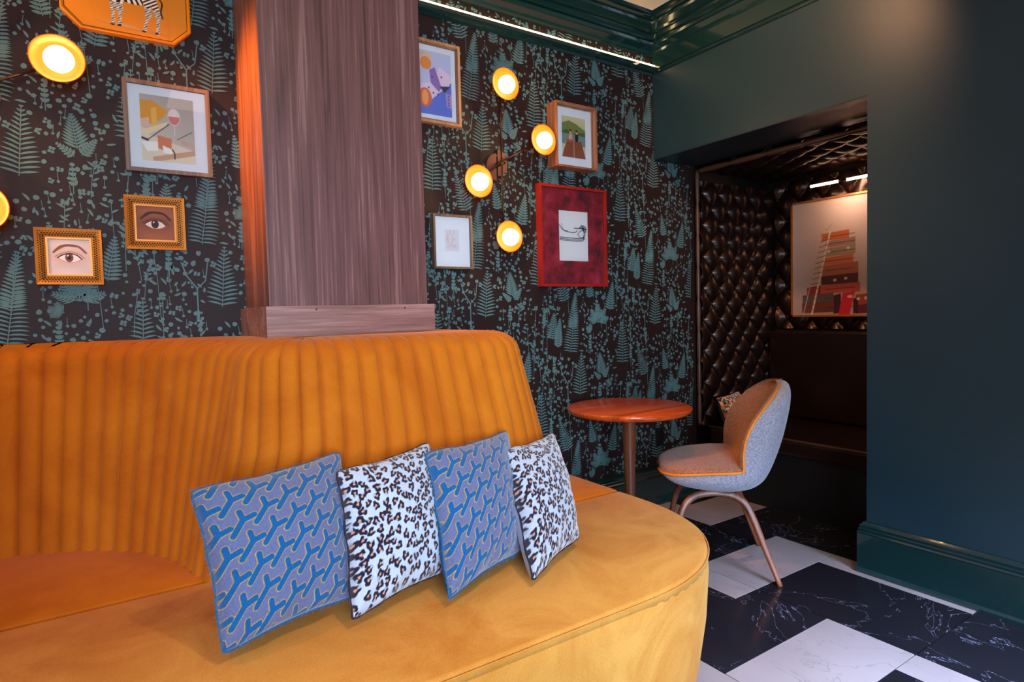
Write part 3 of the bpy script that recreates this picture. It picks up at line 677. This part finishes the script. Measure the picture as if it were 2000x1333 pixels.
# ================================================================ FRAMED PICTURES ON THE WALLPAPER
def fthing(name, label, cat, x0, x1, z0, z1, y=D, group='pictures on the fern wallpaper'):
    return thing(name, label, cat, ((x0 + x1) / 2, y, z0), 0, group)
def bars(name, x0, x1, z0, z1, b, y0, y1, mat, root, bev=.0015, inner_y=None):
    """mitred picture frame, front face at y0 (towards room), back y1"""
    cx, cz, cy = root.location.x, root.location.z, root.location.y; bm = bmesh.new()
    O = [(x0, z0), (x1, z0), (x1, z1), (x0, z1)]; I = [(x0 + b, z0 + b), (x1 - b, z0 + b), (x1 - b, z1 - b), (x0 + b, z1 - b)]
    V = lambda p, y: bm.verts.new((p[0] - cx, y - cy, p[1] - cz))
    of = [V(p, y0) for p in O]; ob = [V(p, y1) for p in O]; nf = [V(p, y0 if inner_y is None else inner_y) for p in I]; nb = [V(p, y1) for p in I]
    for k in range(4):
        l = (k + 1) % 4; bm.faces.new((of[k], of[l], nf[l], nf[k])); bm.faces.new((ob[l], ob[k], nb[k], nb[l])); bm.faces.new((ob[k], ob[l], of[l], of[k])); bm.faces.new((nf[k], nf[l], nb[l], nb[k]))
    bmesh.ops.recalc_face_normals(bm, faces=bm.faces)
    return bobj(name, bm, mat, root)
def slab(name, x0, x1, z0, z1, y0, y1, mat, root):
    L = root.location; return box(name, (x0 - L.x, y0 - L.y, z0 - L.z), (x1 - L.x, y1 - L.y, z1 - L.z), mat, root)
def pic(name, cv, x0, x1, z0, z1, y, root):
    L = root.location; return canvas(name, cv, lambda u, v: (x0 + (x1 - x0) * u - L.x, y - L.y, z0 + (z1 - z0) * v - L.z), root)
def glass(x0, x1, z0, z1, y, root):
    L = root.location; return mesh('glass_pane', [(x0 - L.x, y - L.y, z0 - L.z), (x1 - L.x, y - L.y, z0 - L.z), (x1 - L.x, y - L.y, z1 - L.z), (x0 - L.x, y - L.y, z1 - L.z)], [(0, 1, 2, 3)], M['glass'], root)
# --- still life with wine glass
x0, x1, z0, z1 = .0745, .3545, 1.744, 2.071; r = fthing('framed_picture', 'dark brown framed still life print of a wine glass above pale blocks, beside the column', 'picture', x0, x1, z0, z1)
bars('frame', x0, x1, z0, z1, .014, D - .032, D - .001, M['frame_brown'], r); slab('mat_board', x0 + .012, x1 - .012, z0 + .012, z1 - .012, D - .018, D - .010, M['white'], r)
cv = Cv(.19, .23, 150, (205, 186, 170)); cv.a = cv.a * (1 - .16 * (cv.Y[..., None] - .4)) * (1 - .1 * cv.X[..., None])
cv.poly([(0, .9), (.22, .92), (.52, .78), (.40, .66), (.2, .55), (0, .62)], (222, 150, 40)); cv.poly([(.2, .8), (.3, .82), (.3, .5), (.2, .5)], (232, 176, 70)); cv.poly([(0, .62), (.16, .66), (.16, .55), (0, .5)], (226, 178, 150)); cv.poly([(0, .5), (.1, .48), (.5, .62), (.46, .54), (.1, .38), (0, .4)], (230, 202, 160))
cv.poly([(0, .42), (1, .2), (1, 0), (0, 0)], (222, 200, 172)); cv.line([(.1, .3), (.52, .58)], .012, (60, 40, 34)); cv.line([(.66, .36), (.95, .5)], .012, (110, 84, 66)); cv.line([(0, .34), (.12, .31)], .03, (40, 30, 32))
cv.poly([(.3, .40), (.56, .36), (.54, .14), (.30, .20)], (208, 122, 78)); cv.poly([(0, .28), (.3, .3), (.3, .16), (.1, .14)], (238, 226, 210)); cv.poly([(.38, .25), (.56, .2), (.56, .12), (.4, .14)], (240, 230, 222)); cv.poly([(.2, .06), (1, .22), (1, .14), (.3, 0), (.2, 0)], (196, 140, 100), .8)
cv.poly([(.7, .38), (1, .3), (1, .24), (.74, .3)], (196, 160, 140)); cv.ell(.62, .70, .115, .13, (226, 206, 196), soft=.02); m = cv.ss(np.sqrt(((cv.X - .62) / .115) ** 2 + ((cv.Y - .70) / .13) ** 2) * .115 - .105) * (cv.Y < .71); cv.mix(m, (212, 120, 104)); cv.line([(.62, .58), (.62, .42)], .012, (222, 205, 196)); cv.cur([(.56, .2), (.6, .14), (.6, .06)], .02, (66, 50, 46))
pic('print', cv, x0 + .052, x1 - .055, z0 + .045, z1 - .045, D - .0195, r); glass(x0 + .013, x1 - .013, z0 + .013, z1 - .013, D - .024, r)
# --- eyes
def eye(cv, skin, white, iris, brow, dark):
    cv.a[:] = skin; cv.a *= (1 - .10 * np.abs(cv.X - .45)[..., None]); cv.ell(.5, .5, .38, .20, dark, .0, .25, .75)
    cv.cur([(.14, .62), (.3, .78), (.5, .82), (.72, .78), (.88, .62)], .055, brow, .95); cv.cur([(.2, .68), (.42, .8), (.66, .79)], .05, brow, .8)
    cv.cur([(.16, .50), (.34, .60), (.52, .64), (.72, .58), (.84, .46)], .022, brow, .55)
    lid = [(.22, .47), (.34, .55), (.5, .59), (.66, .55), (.78, .44), (.64, .36), (.48, .34), (.34, .39)]; cv.poly(lid, white); msk = cv.a.copy(); cv.ell(.49, .48, .095, .125, iris); cv.ell(.49, .48, .045, .06, (14, 8, 8)); cv.ell(.46, .53, .018, .024, (250, 245, 240))
    cv.cur(lid[:5], .03, (50, 22, 14)); cv.cur([lid[4], lid[5], lid[6], lid[7], lid[0]], .014, (170, 104, 84), .8); cv.ell(.5, .24, .26, .05, tuple(x * .9 for x in skin), 0, .12, .6); return cv
def eyeframe(label, x0, x1, z0, z1, cv):
    r = fthing('framed_picture', label, 'picture', x0, x1, z0, z1); bars('frame', x0, x1, z0, z1, .034, D - .024, D - .001, M['frame_gold'], r, inner_y=D - .012)
    L = r.location; bm = bmesh.new(); rnd = random.Random(1)   # carved beading of the gilt frame
    def bead(x, z, s):
        p = [bm.verts.new((x + a * s - L.x, D - .0185 - L.y, z + b * s - L.z)) for a, b in ((-1, 0), (0, -1), (1, 0), (0, 1))]; t_ = bm.verts.new((x - L.x, D - .0245 - L.y, z - L.z))
        for k in range(4): bm.faces.new((p[k], p[(k + 1) % 4], t_))
    st = .0082; nx = int((x1 - x0) / st); nz = int((z1 - z0) / st)
    for row, dd in enumerate((.010, .0165, .023)):
        for k in range(1, nx): 
            x = x0 + k * st + (row % 2) * st / 2
            if dd < x - x0 < x1 - x0 - dd: bead(x, z0 + dd, .0036); bead(x, z1 - dd, .0036)
        for k in range(1, nz):
            z = z0 + k * st + (row % 2) * st / 2
            if dd < z - z0 < z1 - z0 - dd: bead(x0 + dd, z, .0036); bead(x1 - dd, z, .0036)
    bo = bobj('carved_beading', bm, M['gilt_dark'], r); bo['kind'] = 'stuff'
    bars('inner_lip', x0 + .030, x1 - .030, z0 + .030, z1 - .030, .006, D - .016, D - .006, M['frame_gold'], r)
    pic('print', cv, x0 + .034, x1 - .034, z0 + .034, z1 - .034, D - .009, r); return r
eyeframe('small carved gilt frame with a painting of a brown eye on pale skin', -.200, -.011, 1.335, 1.527, eye(Cv(.12, .12, 110), (226, 206, 200), (238, 228, 226), (120, 66, 44), (120, 72, 52), (206, 160, 146)))
eyeframe('small carved gilt frame with a painting of a dark eye on brown skin', .061, .253, 1.4645, 1.658, eye(Cv(.12, .12, 110), (150, 84, 46), (214, 196, 180), (44, 24, 18), (40, 18, 8), (96, 46, 20)))
# --- zebra tray
x0, x1, z0, z1 = -.092, .304, 2.218, 2.55; r = fthing('zebra_plaque', 'orange octagonal lacquered plaque with a striped zebra, at the top left', 'plaque', x0, x1, z0, z1); L = r.location; k = .056
def octo(d, y): a, b, c_, e = x0 + d, x1 - d, z0 + d, z1 - d; q = k - d * .3; return [(p_[0] - L.x, y - L.y, p_[1] - L.z) for p_ in ((a + q, c_), (b - q, c_), (b, c_ + q), (b, e - q), (b - q, e), (a + q, e), (a, e - q), (a, c_ + q))]
_v = octo(0, D - .002) + octo(0, D - .028) + octo(.004, D - .03) + octo(.012, D - .022)
_f = [(j * 8 + i, j * 8 + (i + 1) % 8, (j + 1) * 8 + (i + 1) % 8, (j + 1) * 8 + i) for j in range(3) for i in range(8)] + [tuple(range(24, 32)), tuple(range(8))[::-1]]
mesh('tray', _v, _f, M['tray'], r)
sweep('painted_line', octo(.012, D - .0225) + octo(.012, D - .0225)[:2], .0012, M['tray_rim'], r, 6)
cv = Cv(.24, .26, 200, (214, 128, 16)); BK = (40, 22, 16); WT = (238, 226, 206); cv.ell(.5, .115, .46, .022, (176, 120, 66), -.04, .03, .9); cv.ell(.4, .13, .2, .016, (216, 170, 120), -.05, .03, .7)
body = Cv(.24, .26, 200, (0, 0, 0)); W1_ = (255, 255, 255)
body.ell(.52, .62, .27, .13, W1_); body.ell(.72, .64, .12, .14, W1_); body.ell(.32, .64, .12, .15, W1_); body.poly([(.2, .62), (.34, .78), (.22, .98), (.1, .98), (.12, .8)], W1_); body.ell(.08, .93, .10, .045, W1_, .5)
for pts in ([(.26, .6), (.25, .38), (.24, .15)], [(.33, .58), (.34, .36), (.33, .15)], [(.72, .58), (.72, .36), (.66, .12)], [(.8, .6), (.86, .38), (.84, .10)]):
    for a, b, wd in ((0, 1, .085), (1, 2, .045)): body.line([pts[a], pts[b]], wd, W1_)
msk = np.clip(body.a[..., 0] / 255, 0, 1); cv.mix(msk, WT); sy = cv.X * 42 + 5 * np.sin(cv.Y * 7 + cv.X * 3); leg = cv.Y < .47; sy = np.where(leg, cv.Y * 150 + cv.X * 12, sy); rump = cv.X > .66; sy = np.where(rump & ~leg, cv.Y * 70 - cv.X * 46, sy)
cv.mix(msk * (np.sin(sy * 1.6) > .0), BK); cv.cur([(.84, .7), (.92, .6), (.90, .46), (.92, .36)], .022, BK)
for x in (.24, .33, .66, .84): cv.ell(x - .01, .12 if x < .5 else .10, .028, .014, BK)
L = r.location; canvas('zebra_print', cv, lambda u, v: (.006 + .225 * u - L.x, D - .0225 - L.y, 2.226 + .225 * v - L.z), r, M['tray_print'])
# --- playing cards print, partly behind the column
x0, x1, z0, z1 = 1.12, 1.448, 2.091, 2.468; r = fthing('framed_picture', 'light oak framed print of playing cards on lilac and blue, partly hidden by the column', 'picture', x0, x1, z0, z1)
bars('frame', x0, x1, z0, z1, .012, D - .032, D - .001, M['frame_oak'], r); bars('inner_slip', x0 + .011, x1 - .011, z0 + .011, z1 - .011, .008, D - .026, D - .006, M['frame_box'], r); slab('mat_board', x0 + .016, x1 - .016, z0 + .016, z1 - .016, D - .014, D - .008, M['white'], r)
cv = Cv(.24, .29, 150, (196, 190, 208)); cv.poly([(0, .0), (1.05, .6), (1.05, 0)], (106, 116, 190)); cv.line([(.0, 0), (1.05, .62)], .05, (222, 208, 222)); cv.poly([(.1, .1), (.3, .45), (.7, .55), (.95, .52), (.5, .2)], (226, 200, 210)); cv.poly([(.62, .5), (.74, .78), (1.0, .66), (.94, .47), (.84, .52)], (232, 196, 206)); cv.poly([(.52, .70), (.64, .76), (.78, .45), (.72, .38), (.55, .5)], (150, 110, 164)); cv.poly([(.74, .47), (.98, .5), (.84, .38)], (70, 54, 78))
cv.poly([(1.0, .36), (.86, .38), (.88, .16), (1.0, .14)], (170, 140, 180)); [cv.ell(.93, y_, .015, .012, (110, 50, 90)) for y_ in (.33, .28, .23, .19)]; cv.ell(.45, .8, .12, .1, (232, 138, 60)); cv.cur([(.3, .88), (.42, .95), (.56, .9)], .04, (240, 176, 110)); cv.ell(.42, .26, .14, .15, (222, 106, 70)); cv.ell(.42, .26, .07, .12, (240, 160, 90))
for x, y in ((.58, .6), (.78, .62), (.70, .34), (.6, .35), (.5, .42)): cv.ell(x, y, .018, .015, (110, 40, 80))
pic('print', cv, x0 + .048, x1 - .042, z0 + .042, z1 - .045, D - .0155, r); glass(x0 + .013, x1 - .013, z0 + .013, z1 - .013, D - .024, r)
# --- deep box frame, couple on a jetty
x0, x1, z0, z1 = 1.982, 2.263, 1.960, 2.297; r = fthing('framed_picture', 'deep brown box frame holding a small photograph of two seated people on a wooden deck', 'picture', x0, x1, z0, z1)
bars('frame', x0, x1, z0, z1, .010, D - .080, D - .001, M['frame_box'], r); bars('inner_frame', x0 + .010, x1 - .010, z0 + .010, z1 - .010, .006, D - .05, D - .03, M['frame_oak'], r); slab('mat_board', x0 + .01, x1 - .01, z0 + .01, z1 - .01, D - .046, D - .02, M['white'], r)
cv = Cv(.19, .25, 140, (206, 186, 140)); cv.a = np.where((cv.Y > .62)[..., None], np.array((196, 176, 128)) * (1 + .25 * (cv.Y[..., None] - .7)), cv.a); cv.poly([(0, .62), (0, .82), (.3, .9), (.6, .84), (1, .70), (1, .55), (0, .58)], (120, 124, 60)); cv.poly([(0, .62), (.2, .68), (.5, .60), (1, .66), (1, .5), (0, .5)], (84, 92, 52)); cv.poly([(0, .58), (1, .55), (1, .3), (0, .32)], (120, 134, 124)); cv.poly([(0, 0), (.18, .42), (.82, .42), (1, 0)], (150, 78, 46))
for k in range(14): xx = k / 13; cv.line([(xx, 0), (.2 + .6 * xx, .42)], .005, (96, 44, 28)); 
cv.line([(.5, 0), (.5, .42)], .012, (226, 196, 170)); cv.line([(0, .05), (.2, .42)], .012, (226, 200, 180))
for x, c_ in ((.36, (220, 150, 120)), (.62, (34, 30, 34))): cv.ell(x, .50, .075, .10, c_); cv.ell(x, .63, .04, .05, (214, 164, 132)); cv.ell(x, .665, .042, .025, (40, 26, 22))
cv.line([(.3, .46), (.46, .6)], .02, (220, 170, 140)); cv.poly([(.2, .44), (.5, .44), (.5, .38), (.18, .38)], (190, 80, 60))
pic('print', cv, x0 + .062, x1 - .058, z0 + .062, z1 - .06, D - .0475, r); glass(x0 + .012, x1 - .012, z0 + .012, z1 - .012, D - .058, r)
# --- pale sketch frame
x0, x1, z0, z1 = 1.281, 1.491, 1.415, 1.673; r = fthing('framed_picture', 'small brown framed pale print with a faint pink motif, right of the column', 'picture', x0, x1, z0, z1)
bars('frame', x0, x1, z0, z1, .010, D - .032, D - .001, M['frame_brown'], r); slab('mat_board', x0 + .009, x1 - .009, z0 + .009, z1 - .009, D - .014, D - .008, M['white'], r)
cv = Cv(.075, .10, 90, (216, 206, 204)); rr = random.Random(9)
for k in range(26): x, y = .15 + .7 * rr.random(), .1 + .8 * rr.random(); cv.cur([(x, y), (x + .1 * rr.random(), y + .08), (x + .12 * (rr.random() - .5), y + .14)], .022, (216, 160, 146), .8)
pic('print', cv, x0 + .066, x1 - .068, z0 + .085, z1 - .07, D - .0155, r); glass(x0 + .01, x1 - .01, z0 + .01, z1 - .01, D - .022, r)
# --- red velvet framed drawing
x0, x1, z0, z1 = 1.896, 2.362, 1.332, 1.871; r = fthing('framed_picture', 'large red frame with mottled crimson mat around a narrow white line drawing', 'picture', x0, x1, z0, z1)
bars('frame', x0, x1, z0, z1, .014, D - .036, D - .001, M['frame_red'], r)
t = NT('crimson_mat'); p = t.bsdf(Roughness=.8, Sheen_Weight=.2); v = t.coord(); a = t.noise(v, 9, 5, .65, .4); t.l(t.ramp(a, [(.35, lin((66, 2, 12))), (.52, lin((140, 4, 24))), (.70, lin((178, 40, 56)))]), p.inputs['Base Color']); M['crimson'] = t.m
slab('velvet_mat', x0 + .012, x1 - .012, z0 + .012, z1 - .012, D - .016, D - .008, M['crimson'], r)
cv = Cv(.19, .27, 170, (226, 214, 206)); K = (34, 36, 52)
for dz, wd in ((0, .014), (.03, .012), (.055, .012)): cv.cur([(0, .47 - dz), (.4, .46 - dz), (.78, .46 - dz), (.86, .52 - dz)], wd, K)
cv.cur([(.0, .72), (.12, .62), (.3, .58), (.55, .58), (.62, .62)], .014, K); cv.cur([(.08, .74), (.14, .62), (.3, .6)], .008, K); cv.line([(.52, .66), (.8, .66), (.95, .65)], .018, K)
for a_ in range(9): an = -.9 + a_ * .42; cv.cur([(.82, .64), (.82 + .09 * math.cos(an), .64 + .07 * math.sin(an)), (.82 + .13 * math.cos(an + .3), .64 + .09 * math.sin(an + .3))], .014, K)
cv.cur([(.64, .54), (.72, .6), (.84, .62), (.9, .52), (.76, .48), (.68, .5), (.64, .54)], .012, K); cv.cur([(.86, .6), (.86, .5), (.9, .44)], .012, K)
slab('paper', 2.035, 2.235, 1.472, 1.742, D - .0175, D - .0155, M['white'], r); pic('drawing', cv, 2.036, 2.234, 1.473, 1.741, D - .0182, r); glass(x0 + .013, x1 - .013, z0 + .013, z1 - .013, D - .026, r)
# ================================================================ SCONCES
def sconce(label, X):
    root = thing('wall_sconce', label, 'lamp', (X, D, 1.94), 0, 'four armed sconces on the wallpaper')
    for s in (-1, 1):
        lz = .058 * s
        bm = bmesh.new(); ctr_ = bm.verts.new((s * .004, -.012, 0)); ring = [bm.verts.new((s * (.004 + .058 * math.cos(a)), -.012, .066 * math.sin(a) + s * .012)) for a in [-PI / 2 + PI * k / 16 for k in range(17)]]
        rb = [bm.verts.new((v.co.x, -.001, v.co.z)) for v in ring]
        bm.faces.new(ring)
        for k in range(16): bm.faces.new((ring[k], ring[k + 1], rb[k + 1], rb[k]))
        bm.verts.remove(ctr_); bmesh.ops.recalc_face_normals(bm, faces=bm.faces); bobj('back_plate', bm, M['plate'], root)
    sweep('arm', [(0, -.055, .368), (0, -.055, 0), (0, -.055, -.368)], .0048, M['brass'], root, 8, up=(1, 0, 0))
    sweep('arm', [(.222, -.066, .13), (0, -.066, .008), (-.166, -.066, -.115)], .0048, M['brass'], root, 8)
    sweep('hub', [(0, -.001, 0), (0, -.075, 0)], .011, M['brass'], root, 14)
    for dx, dz in ((0, .368), (.222, .13), (-.166, -.115), (0, -.368)):
        a_y = -.06 if dx == 0 else -.068
        ds = lathe('lamp_shade', [(.012, .055), (.030, .062), (.055, .082), (.074, .104), (.077, .110), (.073, .110), (.052, .090), (.028, .072), (0, .068)], M['dish'], root, 44, 'Y', (dx, 0, dz))
        b = lathe('bulb', [(0, .074), (.017, .074), (.029, .080), (.039, .094), (.043, .110), (.039, .127), (.026, .142), (.012, .148), (0, .149)], M['bulb'], ds, 24, 'Y', (dx + .004, 0, dz - .003))
        sweep('socket', [(dx, a_y, dz), (dx, a_y - .016, dz)], .010, M['brass'], ds, 12)
    return root
sconce('four lamp bronze wall sconce right of the column with glowing amber shades', 1.655)
sconce('four lamp bronze wall sconce at the left edge near the orange zebra plaque', -.325)
for X in (1.655, -.325):
    for dx, dz in ((0, .368), (.222, .13), (-.166, -.115), (0, -.368)): point('sconce_glow', (X + dx, D - .175, 1.94 + dz), 2.6, (1, .55, .22), .02)
# ================================================================ OUTLET
r = thing('wall_outlet', 'small black wall socket plate low on the wallpaper behind the table', 'outlet', (2.795, D, .41)); box('cover_plate', (-.035, -.007, -.057), (.035, -.001, .057), M['outlet'], r, .002)
for z in (-.024, .024): box('socket', (-.014, -.010, z - .013), (.014, -.006, z + .013), M['black_panel'], r, .002)
# ================================================================ ALCOVE
XA = 3.14; XB = 3.95; YA0 = .45; ZA = 2.068
struct(box('wall_alcove_left', (XA, D, 0), (XB + .1, D + .15, 2.3), M['black_panel'])); struct(box('wall_alcove_back', (XB, YA0, 0), (XB + .12, D, 2.3), M['black_panel'])); struct(box('wall_alcove_right', (G + .12, YA0 - .1, 0), (XB + .1, YA0, 3), M['black_panel'])); struct(box('ceiling_alcove', (XA, YA0, ZA + .05), (XB, D, ZA + .12), M['black_panel']))
struct(box('wall_return', (2.9, YA0, 0), (3.14, 1.37, 3.0), M['green']))
def tufth(a, b, w, h):
    p_, q = (a / w + b / h), (a / w - b / h); s = abs(math.sin(PI * p_)) * abs(math.sin(PI * q)); return s ** .42
TUF = 'diamond tufted black leather panel'
def tuft(name, label, place, la, lb, w, h, na, nb, depth=.05, off=(0, 0)):
    r = thing(name, label, 'panel'); o = grid('leather_cover', lambda u, v: place(u * la, v * lb, depth * tufth(u * la + off[0], v * lb + off[1], w, h)), na, nb, M['leather'], r)
    bmn = None; me = None
    for i in range(-1, int(2 * la / w) + 2):
        for j in range(-1, int(2 * lb / h) + 2):
            if (i + j) % 2: continue
            a, b = i * w / 2 - off[0], j * h / 2 - off[1]
            if not (.02 < a < la - .02 and .02 < b < lb - .02): continue
            c0 = Vector(place(a, b, .010)); nrm = (Vector(place(a, b, .02)) - c0).normalized()
            if me is None:
                bm = bmesh.new(); bmesh.ops.create_uvsphere(bm, u_segments=8, v_segments=5, radius=.009); bmesh.ops.scale(bm, vec=(1, 1, .5), verts=bm.verts); me = bpy.data.meshes.new('button'); bm.to_mesh(me); bm.free(); me.materials.append(M['leather'])
            bo = bpy.data.objects.new('button', me); link(bo, r); bo.location = c0; bo.rotation_euler = nrm.to_track_quat('Z', 'Y').to_euler()
    return r
tuft('tufted_side_panel', 'black leather diamond tufted panel on the alcove side wall next to the wallpaper', lambda a, b, d: (XA + .02 + a, D - .006 - d, .44 + b), XB - XA - .03, 1.56, .162, .203, 110, 200, off=(.04, .03))
tuft('tufted_back_panel', 'black leather diamond tufted panel on the alcove back wall around the framed picture', lambda a, b, d: (XB - .006 - d, D - .07 - a, 1.04 + b), 2.05, 1.0, .17, .22, 200, 100, off=(.02, .03))
tuft('tufted_ceiling_panel', 'black leather diamond tufted panel covering the alcove ceiling', lambda a, b, d: (XA + .03 + a, D - .03 - b, ZA + .045 - d), XB - XA - .04, 2.05, .16, .24, 100, 200)
def scallop(name, label, pts, rad, seg):
    r = thing(name, label, 'piping'); A_, B_ = Vector(pts[0]), Vector(pts[1]); n = seg * 10
    sweep('padded_roll', [A_.lerp(B_, k / n) for k in range(n + 1)], [rad * (.62 + .38 * abs(math.sin(PI * k / 10)) ** .4) for k in range(n + 1)], M['brown_leather'], r, 10, up=(1, 0, 0) if abs((B_ - A_).x) < .1 else (0, 0, 1)); return r
scallop('padded_trim', 'upright brown leather roll edging the tufted wall beside the wallpaper', [(XA + .008, D - .022, .44), (XA + .008, D - .022, ZA - .0)], .014, 8)
scallop('padded_trim', 'horizontal brown leather roll along the front edge of the alcove ceiling', [(XA + .01, D - .03, ZA - .006), (XA + .01, YA0 + .02, ZA - .006)], .017, 9)
# bench
r = thing('alcove_bench', 'long low black leather bench built into the dark alcove', 'bench', (3.5, 1.6, 0)); bx = lambda nm, a, b, m, bev=0: box(nm, tuple(np.subtract(a, (3.5, 1.6, 0))), tuple(np.subtract(b, (3.5, 1.6, 0))), m, r, bev)
bx('kick_board', (3.215, YA0 + .01, 0), (3.235, D - .05, .34), M['black_panel']); bx('seat_pad', (3.19, YA0 + .01, .34), (3.90, D - .066, .435), M['leather'], .02); bx('back_pad', (3.84, YA0 + .01, .44), (3.935, D - .05, 1.03), M['leather'], .02)
sweep('front_piping', [(3.195 - 3.5, D - .06 - 1.6, .432), (3.195 - 3.5, YA0 + .02 - 1.6, .432)], .008, M['brown_leather'], r, 8)
# zigzag cushion on the bench
pillow('bench_cushion', 'small multicoloured zigzag cushion on the alcove bench behind the chair', 'pillow', [(3.21, 2.44, .445), (3.18, 2.49, .625), (3.46, 2.53, .64), (3.48, 2.46, .45)], .055, zigzag(), M['dark_edge'], None, edge=M['dark_edge'])
# picture of stacked suitcases
y0_, y1_ = 2.412, 1.50; r = thing('framed_picture', 'large thin gold framed picture of a ladder leaning on stacked red suitcases, in the alcove', 'picture', (XB - .03, (y0_ + y1_) / 2, 1.118))
def PA(y, z, x): L = r.location; return (x - L.x, y - L.y, z - L.z)
bm = bmesh.new(); za, zb = 1.120, 1.886; b = .012
for (ya, yb, z_a, z_b) in ((y0_, y0_ - b, za, zb), (y1_ + b, y1_, za, zb), (y0_, y1_, za, za + b), (y0_, y1_, zb - b, zb)):
    p0 = PA(min(ya, yb), z_a, 3.875); p1 = PA(max(ya, yb), z_b, 3.895); boxv(bm, p0, p1)
bobj('frame', bm, M['gold'], r)
cv = Cv(.89, .74, 260, (204, 178, 166)); cv.a = cv.a * (.86 + .22 * cv.Y[..., None] + .1 * cv.X[..., None] * 1); cv.a[..., 2] *= 1.0; asp = .89 / .74
def sx(px): return (px - 80) / 692 * .60      # zoomed photograph columns to picture width
def sy_(py): return (1250 - py) / 1130
S = lambda x_a, y_a, x_b, y_b, c_, sk=0: cv.poly([(sx(x_a), sy_(y_a)), (sx(x_b), sy_(y_a - 18 + sk)), (sx(x_b), sy_(y_b - 8)), (sx(x_a), sy_(y_b))], c_)
cv.a *= 1.0
for a_ in ((335, 455, 568, 525, (204, 104, 62)), (380, 530, 618, 590, (170, 130, 110)), (370, 600, 618, 680, (164, 138, 112)), (350, 690, 600, 760, (206, 108, 66)), (345, 765, 640, 870, (176, 102, 76)), (335, 870, 640, 955, (92, 46, 52)), (330, 960, 655, 1040, (196, 84, 70)), (170, 1050, 440, 1130, (92, 84, 84)), (165, 1130, 440, 1230, (110, 60, 56)), (620, 1060, 800, 1160, (160, 70, 62)), (620, 1160, 800, 1240, (96, 34, 66)), (440, 1060, 500, 1240, (70, 24, 40)), (600, 1100, 640, 1240, (60, 20, 30)), (210, 975, 330, 1050, (150, 40, 44))): S(*a_)
for y_ in (490, 560, 640, 725, 815, 910, 1000, 1090, 1180): cv.line([(sx(370), sy_(y_)), (sx(610), sy_(y_ - 12))], .005, (70, 30, 30), .8)
for x_, y_ in ((400, 630), (560, 612), (450, 912), (540, 900), (640, 1100), (700, 1095)): cv.ell(sx(x_), sy_(y_), .012, .012, (226, 200, 180))
cv.poly([(sx(515), sy_(1040)), (sx(615), sy_(1030)), (sx(570), sy_(1250)), (sx(480), sy_(1250))], (206, 34, 60)); cv.ell(sx(575), sy_(1075), .02, .012, (232, 190, 180))
cv.poly([(.62, 0), (.78, 0), (.78, .3), (.62, .32)], (140, 52, 54)); cv.poly([(.80, 0), (1, 0), (1, .22), (.80, .24)], (96, 72, 66)); cv.poly([(.66, .32), (.9, .30), (.9, .42), (.66, .44)], (110, 60, 70)); cv.poly([(.6, .25), (.66, .25), (.66, .38), (.61, .38)], (70, 34, 50))
cv.line([(sx(250), sy_(1250)), (sx(412), sy_(440))], .016, (232, 206, 190)); cv.line([(sx(175), sy_(1250)), (sx(345), sy_(470))], .009, (200, 170, 158))
for k in range(14): t_ = k / 14; cv.line([(sx(185 + 160 * t_), sy_(1200 - 720 * t_)), (sx(262 + 150 * t_), sy_(1195 - 740 * t_))], .006, (120, 84, 80))
cv.cur([(sx(370), sy_(415)), (sx(400), sy_(405)), (sx(430), sy_(360))], .004, (160, 130, 120))
canvas('print', cv, lambda u, v: PA(y0_ - .012 - (y0_ - y1_ - .024) * u, za + .012 + (zb - za - .024) * v, 3.882), r); box('backing', PA(y1_ + .01, za + .01, 3.885), PA(y0_ - .01, zb - .01, 3.894), M['black_panel'], r)
# picture light bars
r = thing('picture_light', 'thin double bar light glowing above the suitcase picture', 'lamp', (3.78, 1.98, 1.955))
for ya, yb in ((2.214, 2.04), (1.985, 1.78)): sweep('light_bar', [(0, ya - 1.98, 0), (0, yb - 1.98, .0)], .0085, M['bar'], r, 10)
sweep('bracket', [(.14, .033, .02), (.02, .033, .012), (0, .033, 0)], .006, M['brass'], r, 8); sweep('bracket', [(.0, .07, 0), (0, -.01, 0)], .0055, M['brass'], r, 8)
area('picture_light_glow', (3.77, 2.0, 1.94), (3.9, 1.95, 1.5), .05, .4, 1.6, (1, .66, .48)); 
spot('alcove_spot', (3.0, 1.2, 2.02), (3.6, 2.6, 1.4), 10, (1, .6, .45), 90, .6, .04)
